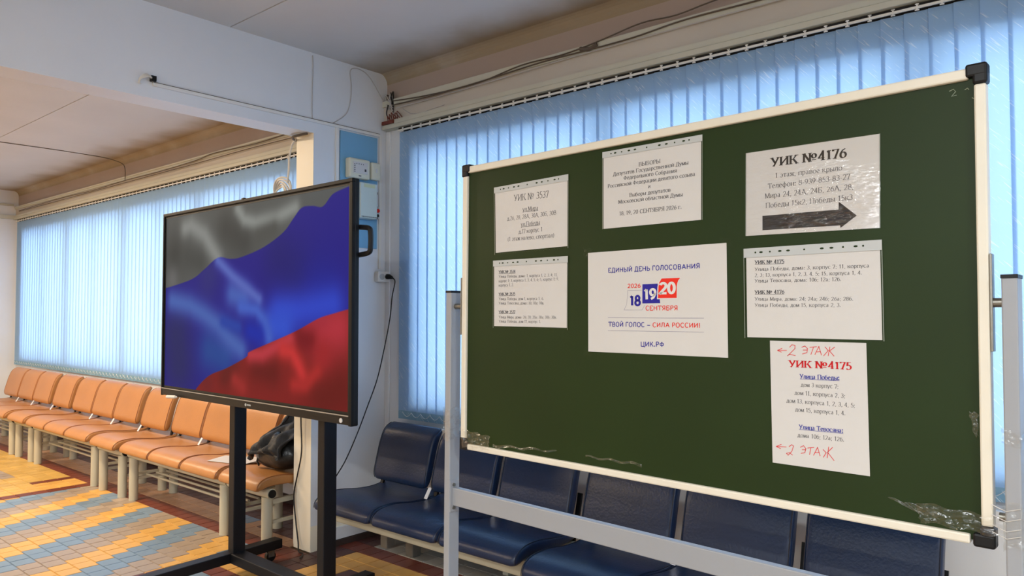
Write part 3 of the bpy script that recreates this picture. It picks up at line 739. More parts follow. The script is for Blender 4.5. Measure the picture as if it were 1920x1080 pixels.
# grab handle at the side
MB().tube(smooth_line([(TW - 0.02, 0.04, 0.345), (TW + 0.055, 0.04, 0.335), (TW + 0.07, 0.04, 0.315), (TW + 0.07, 0.04, 0.245), (TW + 0.055, 0.04, 0.222), (TW - 0.02, 0.04, 0.215)], 4), 0.012, 8).build('grab_handle', M['black_steel'], TV, smooth=True)
# stand
T0 = Vector((3.734, -2.132, -1.545))
def tvbox(nm, a, b, c, d, e, f, bev=0.004):
    return MB().box(a + 3.734, b + 3.734, c - 2.132, d - 2.132, e - 1.545, f - 1.545).build(nm, M['black_steel'], TV, bevel=bev)
tvbox('post', -4.045, -3.985, 2.225, 2.30, 0.10, 1.95); tvbox('post', -3.165, -3.108, 2.225, 2.30, 0.10, 1.95)
tvbox('wall_bracket', -4.2, -2.95, 2.208, 2.225, 1.35, 1.75)
tvbox('cross_beam', -4.0, -3.14, 2.215, 2.305, 0.07, 0.125)
for cx in (-4.02, -3.13):
    MB().beam((cx + 0.04 + 3.734, 1.66 - 2.132, 0.1 - 1.545), (cx - 0.04 + 3.734, 2.56 - 2.132, 0.1 - 1.545), 0.075, 0.055).build('foot_bar', M['black_steel'], TV, bevel=0.004)
    for (xx, yy) in ((cx - 0.035, 2.50), (cx + 0.035, 1.72)):
        w = MB().tube([(xx + 3.734 - 0.012, yy - 2.132, 0.032 - 1.545), (xx + 3.734 + 0.012, yy - 2.132, 0.032 - 1.545)], 0.031, 18)
        co = w.build('caster', M['black_plastic'], TV, smooth=True)
        MB().box(xx + 3.734 - 0.018, xx + 3.734 - 0.014, yy - 2.132 - 0.02, yy - 2.132 + 0.02, 0.03 - 1.545, 0.075 - 1.545).box(xx + 3.734 + 0.014, xx + 3.734 + 0.018, yy - 2.132 - 0.02, yy - 2.132 + 0.02, 0.03 - 1.545, 0.075 - 1.545).build('fork', M['zinc'], co)
# marker pen in the tray under the frame
mk = empty('marker_pen', (-4.50, 2.112, 0.984)); tag(mk, 'white marker stuck under the left end of the lower screen frame', 'marker')
mk.rotation_euler = (0, -0.06, -0.05)
MB().tube([(-0.085, 0, 0), (-0.075, 0, 0), (0.03, 0, 0), (0.05, 0, 0)], 0.008, 12, radii=[.005, .010, .010, .008]).build('barrel', M['pwhite'], mk, smooth=True)
MB().tube([(0.05, 0, 0), (0.068, 0, 0)], 0.006, 12, radii=[.006, .003]).build('tip', M['strip'], mk, smooth=True)

# ================================================================== THINGS ON THE PIER
PX0 = XD
pn = MB().box(PX0, PX0 + 0.012, 2.951, 3.257, 1.925, 2.682); o = pn.build('wall_panel', M['blue_panel'], None, bevel=0.002); tag(o, 'pale blue painted board fixed to the pier behind the alarm boxes', 'panel')
ab = empty('alarm_panel', (PX0 + 0.0125, 2.985, 2.375)); tag(ab, 'larger cream alarm control box with small lights on the blue board', 'alarm box')
MB().box(0, 0.05, 0, 0.172, 0, 0.132).build('housing', M['old_plastic'], ab, bevel=0.012)
MB().box(0.049, 0.0525, 0.030, 0.148, 0.032, 0.108).build('keypad', M['pwhite'], ab, bevel=0.001)
kp = MB()
for k in range(4): kp.box(0.0524, 0.0535, 0.055 + k * 0.018, 0.060 + k * 0.018, 0.092, 0.098)
for k in range(5): kp.box(0.0524, 0.0535, 0.036, 0.046, 0.04 + k * 0.012, 0.044 + k * 0.012)
kp.box(0.0524, 0.0535, 0.122, 0.136, 0.05, 0.066).box(0.0505, 0.0525, 0.075, 0.095, 0.014, 0.020)
kp.build('indicator_marks', M['ink'], ab)
sr = empty('siren_unit', (PX0 + 0.0125, 3.172, 2.383)); tag(sr, 'small rounded cream unit at the right of the alarm control box', 'alarm siren')
MB().box(0, 0.045, 0, 0.082, 0, 0.120).build('housing', M['old_plastic'], sr, bevel=0.014)
MB().box(0.044, 0.047, 0.034, 0.048, 0.05, 0.075).build('lens', M['pwhite'], sr, bevel=0.001)
pw = empty('power_box', (PX0 + 0.0125, 3.06, 2.115)); tag(pw, 'pale metal box hanging below the alarm panel, partly hidden by the screen', 'power box')
MB().box(0, 0.07, 0, 0.142, 0, 0.235).build('housing', M['beige_box'], pw, bevel=0.006)
MB().box(0.0695, 0.0715, 0.03, 0.12, 0.205, 0.226).build('sticker', mat('pale_green_sticker', srgb(200, 206, 168), 0.6), pw)
rs = MB()
for k in range(14): rs.box(0.0695, 0.0705, 0.012 + k * 0.010, 0.017 + k * 0.010, 0.006, 0.014)
rs.build('vent_slots', M['dark'], pw)
cpn = empty('call_point', (PX0 + 0.0125, 3.222, 2.125)); tag(cpn, 'small unit with a round red button beside the pale metal box', 'call button')
MB().box(0, 0.03, 0, 0.032, 0, 0.085).build('housing', M['strip'], cpn, bevel=0.004)
MB().tube([(0.028, 0.016, 0.055), (0.036, 0.016, 0.055)], 0.013, 16).build('button', M['pred'], cpn, smooth=True)
MB().tube([(0.028, 0.016, 0.022), (0.033, 0.016, 0.022)], 0.010, 12).build('key_lock', M['black_plastic'], cpn, smooth=True)
sk = MB().tube([(PX0 + 0.0125, 3.235, 2.30), (PX0 + 0.03, 3.235, 2.30)], 0.013, 14).build('keyhole_switch', M['zinc'], None, smooth=True); tag(sk, 'small round metal key switch on the blue board above the red button', 'switch')

so_ = empty('wall_socket', (PX0 + 0.001, 3.245, 1.70)); tag(so_, 'white double wall socket near the window corner of the pier', 'socket')
MB().box(0, 0.042, 0, 0.10, 0, 0.072).build('housing', M['white_plastic'], so_, bevel=0.008)
MB().tube([(0.0415, 0.033, 0.036), (0.0435, 0.033, 0.036)], 0.021, 20).build('socket_face', M['strip'], so_, smooth=True)
plg = empty('power_plug', (PX0 + 0.046, 3.318, 1.738)); tag(plg, 'black plug and cable running from the wall socket down past the seats', 'plug')
MB().tube([(0, 0, 0), (0.025, 0.002, -0.002), (0.05, 0.006, -0.01)], 0.014, 12, radii=[.018, .017, .008]).build('plug_body', M['black_plastic'], plg, smooth=True)
pts = smooth_line([(-3.90, 3.325, 1.725), (-3.885, 3.33, 1.70), (-3.89, 3.31, 1.60), (-3.895, 3.295, 1.45), (-3.91, 3.26, 1.25), (-3.92, 3.21, 1.05), (-3.935, 3.14, 0.87), (-3.945, 3.06, 0.69), (-3.95, 2.97, 0.53), (-3.95, 2.85, 0.38), (-3.945, 2.79, 0.22), (-3.94, 2.765, 0.02)], 5)
MB().tube([(p[0] - PX0 - 0.046, p[1] - 3.318, p[2] - 1.738) for p in pts], 0.0042, 6).build('cable', M['cable_black'], plg, smooth=True)
pts = smooth_line([(-4.085, 2.735, 1.10), (-4.085, 2.735, 0.82), (-4.078, 2.737, 0.62), (-4.12, 2.735, 0.46), (-4.158, 2.737, 0.33), (-4.13, 2.735, 0.17), (-4.10, 2.733, 0.05), (-4.06, 2.71, 0.008), (-4.0, 2.70, 0.008), (-3.94, 2.64, 0.008)], 5)
o = MB().tube(pts, 0.0045, 6).build('power_cable', M['cable_black'], None, smooth=True); tag(o, 'black cable hanging down the warm-lit end of the pier', 'cable')
# conduit along the header and over the blue board
o = MB().box(XD + 0.0005, XD + 0.016, 1.745, 3.28, 2.694, 2.712).build('cable_conduit', M['white_plastic'], None, bevel=0.002); tag(o, 'long white plastic conduit along the header above the pier', 'conduit')
MB().box(XD + 0.0005, XD + 0.010, 1.745, 3.28, 2.7125, 2.7165).build('conduit_shadow_line', M['cable_brown'], o)  # dark strip painted in as the shadow line along the conduit top
o = MB()
for k in range(5):
    o.tube(smooth_line([(XD + 0.01, 1.745, 2.715), (XD + 0.02 + .004 * k, 1.72, 2.742 - .002 * k), (XD + 0.03, 1.69 - .003 * k, 2.738 - .006 * k), (XD + 0.02, 1.672, 2.715 - .005 * k), (XD + 0.012, 1.67 + .003 * k, 2.69)], 4), 0.0034, 5)
o = o.build('wire_ends', M['cable_white'], None, smooth=True); tag(o, 'tuft of loose wire ends at the far end of the white conduit', 'wires')
o = MB().box(XD + 0.002, XD + 0.03, 1.73, 1.757, 2.715, 2.745).build('connector_block', M['black_plastic'], None, bevel=0.003); tag(o, 'small black connector where the loose wires leave the white conduit', 'connector')
# thin wires on the divider face
def wire(name, pts, r, m, label, k=5, cat='cable'):
    o = MB().tube(smooth_line(pts, k), r, 6).build(name, m, None, smooth=True); return tag(o, label, cat)
wire('thin_wire', [(XD + .004, 2.738, 3.12), (XD + .006, 2.742, 3.05), (XD + .004, 2.738, 2.9), (XD + .004, 2.739, 2.72)], 0.0026, M['cable_grey'], 'thin vertical wire on the header, left of the looping one')
wire('thin_wire', [(XD + .004, 2.90, 2.72), (XD + .005, 3.0, 2.80), (XD + .004, 3.035, 2.90), (XD + .004, 3.04, 3.0), (XD + .004, 3.03, 3.09), (XD + .006, 3.07, 3.12), (XD + .006, 3.14, 3.115), (XD + .005, 3.20, 3.08), (XD + .005, 3.27, 3.0), (XD + .006, 3.31, 2.95)], 0.0032, M['cable_grey'], 'painted-over wire looping up the wall above the blue board')
# wires along the lintel of the right window
yl = WY - 0.048
def lint(pts, r, m, label, name='lintel_wire'):
    return wire(name, [(p[0], yl - (p[2] if len(p) > 2 else 0), p[1]) for p in pts], r, m, label)
lint([(-3.88, 2.93), (-3.55, 2.905), (-3.1, 2.895), (-2.75, 2.93), (-2.45, 2.925), (-2.2, 2.945), (-1.95, 2.975), (-1.75, 2.965), (-1.5, 2.985), (-1.1, 2.98), (-.6, 2.99), (0.4, 2.98)], 0.0042, M['cable_brown'], 'dusty brown wire humping above the lintel ledge, highest of the bundle')
lint([(-3.86, 2.90, .006), (-3.5, 2.89, .006), (-3.0, 2.90, .004), (-2.6, 2.915), (-2.3, 2.912), (-2.0, 2.912), (-1.7, 2.93), (-1.3, 2.925), (-.8, 2.93), (0.4, 2.93)], 0.0045, M['cable_brown'], 'brown wire lying against the lintel ledge, middle of the bundle')
lint([(-3.84, 2.875), (-3.4, 2.878), (-2.9, 2.885), (-2.4, 2.897), (-1.9, 2.898), (-1.4, 2.90), (-.6, 2.90), (0.4, 2.90)], 0.0035, M['cable_grey'], 'grey wire under the lintel ledge, lowest of the bundle')
lint([(-3.80, 2.865, -.015), (-3.72, 2.82, -.015), (-3.62, 2.806, -.015), (-3.5, 2.815, -.015), (-3.4, 2.82, -.015)], 0.0026, M['cable_grey'], 'short grey wire sagging in the corner above the right blind')
lint([(-2.33, 2.93), (-2.27, 2.915), (-2.22, 2.93)], 0.012, M['cable_brown'], 'dark taped knot in the wire bundle over the window', 'cable_joint')
# junction mess in the corner
jb_ = empty('junction_tangle', (-3.93, WY - 0.03, 2.93)); tag(jb_, 'tangle of black and grey wire ends in the upper corner by the pier', 'wires')
rnd = random.Random(3)
for k in range(7):
    MB().tube(smooth_line([(rnd.uniform(-.04, .04), rnd.uniform(-.03, 0), rnd.uniform(-.06, .07)) for _ in range(3)] + [(0.05, -0.02, -0.03 - .01 * k)], 4), 0.004, 5).build('wire', M['cable_black'] if k % 2 else M['cable_grey'], jb_, smooth=True)
MB().tube(smooth_line([(0.0, -0.02, -0.02), (-0.01, -0.025, -0.08), (0.01, -0.02, -0.12)], 4), 0.004, 6).build('wire', M['cable_black'], jb_, smooth=True)
o = MB().box(-3.985, -3.865, WY - 0.062, WY - 0.002, 2.775, 2.80).build('rusty_plate', M['rust'], None, bevel=0.003); tag(o, 'rust red block in the corner above the pier conduit', 'bracket')
rb = MB()
for k in range(6): rb.tube(smooth_line([(-3.93 + .02 * k, WY - .05, 2.80), (-3.92 + .02 * k, WY - .065, 2.83 + .008 * (k % 3)), (-3.90 + .025 * k, WY - .06, 2.80)], 4), 0.003, 5)
o = rb.build('wire_stubs', M['rust'], None, smooth=True); tag(o, 'short dark wire stubs sprouting from the rust red block', 'wires')
# left room wires
yl2 = WY - 0.056
wire('lintel_wire', [(-11.5, yl2, 2.85), (-10, yl2, 2.868), (-9, yl2, 2.86), (-8.1, yl2, 2.875), (-7.4, yl2, 2.87), (-6.6, yl2, 2.885), (-6.3, yl2, 2.905), (-5.6, yl2, 2.89), (-5, yl2, 2.9), (-4.25, yl2, 2.87)], 0.0045, M['cable_brown'], 'brown wire along the lintel over the far blind, upper one')
wire('lintel_wire', [(-11.5, yl2, 2.84), (-9.5, yl2, 2.845), (-8.1, yl2, 2.85), (-6.6, yl2, 2.855), (-5.6, yl2, 2.862), (-4.25, yl2, 2.85)], 0.004, M['cable_brown'], 'brown wire along the lintel over the far blind, lower one')
wire('ceiling_wire', [(-8.4, 1.9, ZC - .006), (-8.4, 2.2, ZC - .006), (-8.38, 2.69, ZC - .006), (-8.40, 3.1, ZC - .006), (-8.35, 3.25, ZC - .03), (-8.2, 3.29, ZC - .09), (-8.15, 3.292, 2.98), (-8.15, 3.292, 2.88)], 0.004, M['cable_brown'], 'thin brown wire crossing the far ceiling and dropping to the lintel')
wc = empty('white_cable', (-4.24, 2.745, 2.60)); tag(wc, 'white cable dropping beside the pier into a coil above the screen', 'cable')
MB().tube([(x + 4.24, y - 2.745, z - 2.6) for x, y, z in smooth_line([(-4.19, 2.745, 2.615), (-4.235, 2.747, 2.58), (-4.26, 2.746, 2.50), (-4.265, 2.747, 2.42), (-4.28, 2.747, 2.345)], 4)], 0.007, 8).build('drop', M['cable_white'], wc, smooth=True)
for k in range(5):
    c0 = Vector((-0.10 - 0.008 * k, 0.0 + 0.003 * k, -0.315 - 0.006 * k)); r = 0.100 - 0.008 * k
    MB().tube([(c0.x + r * math.cos(t * math.pi / 10), c0.y + 0.010 * math.sin(t * .7 + k), c0.z + r * math.sin(t * math.pi / 10)) for t in range(21)], 0.0065, 8).build('coil_turn', M['cable_white'], wc, smooth=True)
wire('header_wires', [(-4.02, 2.72, 2.622), (-4.08, 2.70, 2.618), (-4.15, 2.70, 2.616), (-4.22, 2.78, 2.62), (-4.24, 2.95, 2.70), (-4.25, 3.2, 2.84)], 0.008, M['cable_brown'], 'brown cable passing under the header at the pier')
SHEETS = {
 's1': [(-0.6463, 0.4031), (-0.3205, 0.4079), (-0.3207, 0.1778), (-0.6406, 0.1738)],
 's2': [(-0.648, 0.154), (-0.3212, 0.1533), (-0.3214, -0.0748), (-0.6456, -0.0736)],
 's3': [(-0.1889, 0.4565), (0.1422, 0.4555), (0.1411, 0.2258), (-0.1883, 0.226)],
 's4': [(-0.2433, 0.1585), (0.2105, 0.1603), (0.2136, -0.1376), (-0.2411, -0.1382)],
 's5': [(0.2662, 0.3866), (0.5884, 0.3836), (0.586, 0.1705), (0.2644, 0.1744)],
 's6': [(0.2588, 0.1417), (0.5893, 0.1434), (0.5918, -0.0846), (0.2608, -0.0854)],
 's7': [(0.3263, -0.0904), (0.5536, -0.0895), (0.5583, -0.3888), (0.3311, -0.3894)],
}
LINES = [
 ('s1', 'УИК № 3537', (-0.5535, 0.3472), (-0.4013, 0.3444), 0.0208, 'r'),
 ('s1', 'ул.Мира', (-0.5137, 0.3094), (-0.4452, 0.3084), 0.0137, 'u'),
 ('s1', 'д.26, 28, 28А, 30А, 30Б, 30В', (-0.5839, 0.2849), (-0.3695, 0.2864), 0.0131, 'r'),
 ('s1', 'ул.Победы', (-0.5208, 0.2602), (-0.4377, 0.2607), 0.0137, 'u'),
 ('s1', 'д.17 корпус 1', (-0.5312, 0.2372), (-0.4268, 0.2382), 0.0131, 'r'),
 ('s1', '(1 этаж налево, спортзал)', (-0.581, 0.216), (-0.3774, 0.2155), 0.0131, 'r'),
 ('s2', 'УИК № 3534', (-0.6216, 0.1098), (-0.5445, 0.1093), 0.0095, 'bu'),
 ('s2', 'Улица Победы, дома: 1, корпуса 1, 2, 3, 4; 11,', (-0.6215, 0.095), (-0.3629, 0.0923), 0.0087, 'r'),
 ('s2', 'корпус 1; 3, корпуса 1, 3, 4, 5, 6; 5, корпус 1; 9,', (-0.6213, 0.0798), (-0.3581, 0.0795), 0.0087, 'r'),
 ('s2', 'корпуса 1, 2.', (-0.6212, 0.0656), (-0.5526, 0.0657), 0.0089, 'r'),
 ('s2', 'УИК № 3535', (-0.6209, 0.0351), (-0.5447, 0.0356), 0.0095, 'bu'),
 ('s2', 'Улица Победы, дом 1, корпуса 5, 6.', (-0.6207, 0.0199), (-0.4197, 0.0188), 0.0088, 'r'),
 ('s2', 'Улица Тевосяна, дома: 10; 10а; 10в.', (-0.6206, 0.0052), (-0.4182, 0.0044), 0.0088, 'r'),
 ('s2', 'УИК № 3537', (-0.6203, -0.0247), (-0.5441, -0.0246), 0.0094, 'bu'),
 ('s2', 'Улица Мира, дома: 26; 28; 28а; 30а; 30б; 30в.', (-0.6201, -0.0411), (-0.3656, -0.0405), 0.0087, 'r'),
 ('s2', 'Улица Победы, дом 17, корпус 1.', (-0.6199, -0.0551), (-0.432, -0.0548), 0.0088, 'r'),
 ('s3', 'ВЫБОРЫ', (-0.0608, 0.3972), (0.0117, 0.397), 0.011, 'm'),
 ('s3', 'Депутатов Государственной Думы', (-0.1512, 0.3801), (0.0998, 0.3808), 0.0107, 'm'),
 ('s3', 'Федерального Собрания', (-0.1139, 0.3644), (0.0635, 0.3641), 0.0107, 'm'),
 ('s3', 'Российской Федерации девятого созыва', (-0.1701, 0.3469), (0.1204, 0.3471), 0.0107, 'm'),
 ('s3', 'и', (-0.0291, 0.3304), (-0.0219, 0.3306), 0.0107, 'm'),
 ('s3', 'Выборы депутатов', (-0.0928, 0.3123), (0.0437, 0.3129), 0.0107, 'm'),
 ('s3', 'Московской областной Думы', (-0.1319, 0.2965), (0.0821, 0.2959), 0.0106, 'm'),
 ('s3', '18, 19, 20 СЕНТЯБРЯ 2026 г.', (-0.1287, 0.2618), (0.0785, 0.262), 0.011, 'm'),
 ('s4', 'ЕДИНЫЙ ДЕНЬ ГОЛОСОВАНИЯ', (-0.1683, 0.0965), (0.1332, 0.0972), 0.0129, 'sB'),
 ('s4', '2026', (-0.099, 0.0498), (-0.0546, 0.0495), 0.0109, 'sR'),
 ('s4', '18', (-0.0925, -0.0007), (-0.0546, -0.0006), 0.0268, 'SB'),
 ('s4', '19', (-0.0438, 0.0157), (-0.0022, 0.017), 0.0277, 'SW'),
 ('s4', '20', (0.0078, 0.0323), (0.0589, 0.0325), 0.028, 'SW'),
 ('s4', 'СЕНТЯБРЯ', (-0.0381, -0.015), (0.0657, -0.0148), 0.0124, 'sR'),
 ('s4', 'ТВОЙ ГОЛОС –', (-0.1662, -0.062), (-0.0217, -0.0617), 0.0128, 'sB'),
 ('s4', 'СИЛА РОССИИ!', (-0.0148, -0.0616), (0.1338, -0.0611), 0.0121, 'sR'),
 ('s4', 'ЦИК.РФ', (-0.0546, -0.1167), (0.0227, -0.1156), 0.0131, 'sB'),
 ('s5', 'УИК №4176', (0.332, 0.3432), (0.5154, 0.3406), 0.0214, 'b'),
 ('s5', '1 этаж, правое крыло', (0.3424, 0.3137), (0.5048, 0.3119), 0.0115, 'r'),
 ('s5', 'Телефон: 8-939-853-83-27', (0.3237, 0.2889), (0.5225, 0.2886), 0.0121, 'r'),
 ('s5', 'Мира 24, 24А, 24Б, 26А, 28,', (0.3155, 0.2651), (0.5298, 0.2645), 0.0121, 'r'),
 ('s5', 'Победы 15к2, Победы 15к3', (0.3174, 0.2409), (0.5278, 0.2402), 0.0121, 'r'),
 ('s6', 'УИК № 4175', (0.2878, 0.1015), (0.3641, 0.1003), 0.0089, 'bu'),
 ('s6', 'Улица Победы, дома: 3, корпус 7; 11, корпуса', (0.2877, 0.0839), (0.5623, 0.082), 0.0084, 'r'),
 ('s6', '2, 3; 13, корпуса 1, 2, 3, 4, 5; 15, корпуса 1, 4.', (0.2876, 0.0691), (0.5463, 0.0665), 0.0083, 'r'),
 ('s6', 'Улица Тевосяна, дома: 10б; 12а; 12б.', (0.2875, 0.0548), (0.5003, 0.0529), 0.0085, 'r'),
 ('s6', 'УИК № 4176', (0.2873, 0.0258), (0.364, 0.0256), 0.0089, 'bu'),
 ('s6', 'Улица Мира, дома: 24; 24а; 24б; 26а; 28б.', (0.2872, 0.0093), (0.5266, 0.0069), 0.0083, 'r'),
 ('s6', 'Улица Победы, дом 15, корпуса 2, 3.', (0.2871, -0.0063), (0.4985, -0.0072), 0.0084, 'r'),
 ('s7', 'УИК №4175', (0.3738, -0.153), (0.5214, -0.1519), 0.0163, 'bC'),
 ('s7', 'Улица Победы:', (0.4005, -0.1792), (0.4937, -0.1774), 0.0104, 'buB'),
 ('s7', 'дом 3 корпус 7;', (0.4029, -0.1985), (0.4914, -0.197), 0.0094, 'r'),
 ('s7', 'дом 11, корпуса 2, 3;', (0.3874, -0.2188), (0.5062, -0.2174), 0.0094, 'r'),
 ('s7', 'дом 13, корпуса 1, 2, 3, 4, 5;', (0.3672, -0.2391), (0.5279, -0.2375), 0.0094, 'r'),
 ('s7', 'дом 15, корпуса 1, 4.', (0.3887, -0.2588), (0.5064, -0.2571), 0.0094, 'r'),
 ('s7', 'Улица Тевосяна:', (0.3978, -0.3), (0.5009, -0.2981), 0.0103, 'buB'),
 ('s7', 'дома 10б; 12а; 12б.', (0.3938, -0.3196), (0.5028, -0.3177), 0.0094, 'r'),
]
SHAPES = [
 ('s4', 'blue', [(-0.0484, 0.0589), (0.0018, 0.0593), (0.0102, 0.0049), (-0.0488, 0.0046)]),
 ('s4', 'red', [(0.015, 0.0734), (0.0736, 0.0733), (0.0674, 0.0661), (0.0643, 0.0584), (0.0628, 0.05), (0.0627, 0.0189), (0.003, 0.019), (0.0046, 0.0513), (0.0078, 0.0633)]),
 ('s5', 'black', [(0.3089, 0.2217), (0.4956, 0.2203), (0.4958, 0.239), (0.5362, 0.2025), (0.4996, 0.1765), (0.4984, 0.1827), (0.3087, 0.1856)]),
]
STROKES = [
 ('s4', 'gray', 0.0007, [(-0.0509, 0.0421), (-0.099, 0.0423), (-0.0998, 0.0217), (-0.1032, 0.0004), (-0.1114, -0.0138), (-0.05, -0.0139), (-0.0409, -0.0007)]),
 ('s4', 'gray', 0.0008, [(-0.1689, -0.0363), (0.1448, -0.0358)]),
 ('s4', 'gray', 0.0008, [(-0.1689, -0.0744), (0.1447, -0.0727)]),
 ('s7', 'pen', 0.0016, [(0.3456, -0.1139), (0.3691, -0.113)]),
 ('s7', 'pen', 0.0016, [(0.3575, -0.1083), (0.3456, -0.1139), (0.3557, -0.1181)]),
 ('s7', 'pen', 0.0016, [(0.3758, -0.1054), (0.3815, -0.099), (0.3891, -0.1001), (0.389, -0.1081), (0.379, -0.1182), (0.3707, -0.126), (0.3757, -0.1222), (0.3905, -0.1248)]),
 ('s7', 'pen', 0.0016, [(0.4053, -0.1044), (0.4134, -0.1009), (0.4198, -0.1071), (0.4181, -0.1167), (0.4068, -0.1203)]),
 ('s7', 'pen', 0.0016, [(0.4085, -0.1107), (0.4191, -0.1103)]),
 ('s7', 'pen', 0.0016, [(0.4246, -0.1037), (0.442, -0.1016)]),
 ('s7', 'pen', 0.0016, [(0.4341, -0.1031), (0.4276, -0.1211)]),
 ('s7', 'pen', 0.0016, [(0.4371, -0.1207), (0.4468, -0.1008), (0.4528, -0.1217)]),
 ('s7', 'pen', 0.0016, [(0.4413, -0.1142), (0.4513, -0.1132)]),
 ('s7', 'pen', 0.0016, [(0.4608, -0.101), (0.4684, -0.1101), (0.4575, -0.123)]),
 ('s7', 'pen', 0.0016, [(0.4725, -0.1006), (0.4683, -0.1226)]),
 ('s7', 'pen', 0.0016, [(0.4839, -0.1009), (0.4715, -0.1106), (0.4821, -0.1227)]),
 ('s7', 'pen', 0.0016, [(0.3405, -0.3491), (0.3663, -0.3472)]),
 ('s7', 'pen', 0.0016, [(0.354, -0.3423), (0.3405, -0.3491), (0.3523, -0.3531)]),
 ('s7', 'pen', 0.0016, [(0.3723, -0.3458), (0.3796, -0.3401), (0.3838, -0.3428), (0.3795, -0.3561), (0.3705, -0.3663), (0.3662, -0.3626), (0.3738, -0.36), (0.3814, -0.3648)]),
 ('s7', 'pen', 0.0016, [(0.4001, -0.3439), (0.4082, -0.3388), (0.4139, -0.3454), (0.4112, -0.3552), (0.4016, -0.358)]),
 ('s7', 'pen', 0.0016, [(0.4042, -0.3488), (0.4129, -0.3477)]),
 ('s7', 'pen', 0.0016, [(0.4177, -0.3433), (0.4336, -0.3398)]),
 ('s7', 'pen', 0.0016, [(0.4257, -0.3417), (0.4224, -0.3585)]),
 ('s7', 'pen', 0.0016, [(0.4319, -0.3588), (0.4415, -0.3388), (0.4475, -0.3583)]),
 ('s7', 'pen', 0.0016, [(0.4357, -0.352), (0.4461, -0.3501)]),
 ('s7', 'pen', 0.0016, [(0.4539, -0.3419), (0.4616, -0.3487), (0.4547, -0.3604)]),
 ('s7', 'pen', 0.0016, [(0.4678, -0.3339), (0.4636, -0.3608)]),
 ('s7', 'pen', 0.0016, [(0.4764, -0.3344), (0.4647, -0.3473), (0.4798, -0.3648)]),
]
# ================================================================== CHALKBOARD
TH_B, TILT = -0.0563, -0.0095
bu = Vector((math.cos(TH_B), math.sin(TH_B), 0)); bn = Vector((math.sin(TH_B), -math.cos(TH_B), 0))
bv = ZZ * math.cos(TILT) + bn * math.sin(TILT); bw = bv.cross(bu) * -1
bw = -(bu.cross(bv))          # into the board, away from the viewer
BM = Matrix(((bu.x, bw.x, bv.x, -1.0433), (bu.y, bw.y, bv.y, 1.8463), (bu.z, bw.z, bv.z, 1.5181), (0, 0, 0, 1)))
if bw.y < 0: raise RuntimeError('board frame')
CB = bpy.data.objects.new('chalkboard', None); COL.objects.link(CB); CB.matrix_world = BM
tag(CB, 'green chalkboard with cream frame on a grey steel stand, papers stuck on it', 'chalkboard')
# local: x along the board, y into the board, z up; the plane y=0 is the front face of the writing surface
MB().box(-0.785, 0.785, 0.0, 0.012, -0.488, 0.488).build('writing_surface', M['green'], CB)
fd = 0.010
def strip(nm, a, b, c, d):
    MB().box(a, b, -fd, 0.016, c, d).build(nm, M['frame'], CB, bevel=0.004)
strip('frame_strip', -0.770, 0.765, 0.468, 0.492); strip('frame_strip', -0.765, 0.755, -0.496, -0.476)
strip('frame_strip', -0.797, -0.774, -0.475, 0.47); strip('frame_strip', 0.775, 0.797, -0.455, 0.455)
def corner(sx, sz):
    mb = MB()
    a = 0.800 * sx; z = 0.499 * sz
    mb.box(min(a, a - .040 * sx), max(a, a - .040 * sx), -0.013, 0.019, min(z, z - .028 * sz), max(z, z - .028 * sz))
    mb.box(min(a, a - .027 * sx), max(a, a - .027 * sx), -0.0125, 0.0185, min(z, z - .044 * sz), max(z, z - .044 * sz))
    mb.build('corner_cap', M['black_plastic'], CB, bevel=0.005)
for sx in (-1, 1):
    for sz in (-1, 1): corner(sx, sz)
PT = 0.056; FL = -1.515
for (xa, xb) in ((-0.866, -0.838), (0.8195, 0.8475)):
    p = MB().box(xa, xb, -0.022, 0.026, FL + 0.07, PT - 0.006).build('post', M['grey_steel'], CB, bevel=0.003)
    MB().box(xa - 0.001, xb + 0.001, -0.023, 0.027, PT - 0.008, PT).build('end_cap', M['black_plastic'], p, bevel=0.001)
    MB().box(xa - 0.006, xb + 0.006, -0.33, 0.33, FL + 0.03, FL + 0.07).build('foot', M['grey_steel'], CB, bevel=0.004)
    for yy in (-0.30, 0.30): MB().tube([((xa + xb) / 2 - .01, yy, FL + .016), ((xa + xb) / 2 + .01, yy, FL + .016)], 0.0155, 16).build('caster', M['black_plastic'], CB, smooth=True)
MB().box(-0.838, 0.8195, -0.008, 0.018, -0.700, -0.638).build('cross_rail', M['grey_steel'], CB, bevel=0.003)
for s, xp in ((-1, -0.838), (1, 0.8195)):
    a, b = (xp, xp + 0.003) if s < 0 else (xp - 0.003, xp)
    br = MB().box(a, b, -0.020, 0.022, -0.722, -0.612).build('bracket', M['grey_steel'], CB, bevel=0.001)
    for zz in (-0.628, -0.708): MB().tube([(a - 0.004, -0.004, zz), (b + 0.004, -0.004, zz)], 0.006, 10).build('screw', M['zinc'], br, smooth=True)
for s, a, b in ((-1, -0.803, -0.798), (1, 0.7975, 0.8025)):
    MB().box(a, b, -0.010, 0.010, -0.100, 0.100).build('pivot_plate', M['zinc'], CB, bevel=0.001)
MB().tube([(0.800, -0.0, 0.0), (0.8195, 0, 0)], 0.0095, 16).build('pivot_pin', M['zinc'], CB, smooth=True)
MB().tube([(-0.84, -0.0, 0.0), (-0.80, 0, 0)], 0.0095, 16).build('pivot_pin', M['zinc'], CB, smooth=True)
MB().tube([(0.806, 0.0, -0.432), (0.8195, 0, -0.432)], 0.009, 12).build('stop_pin', M['zinc'], CB, smooth=True)
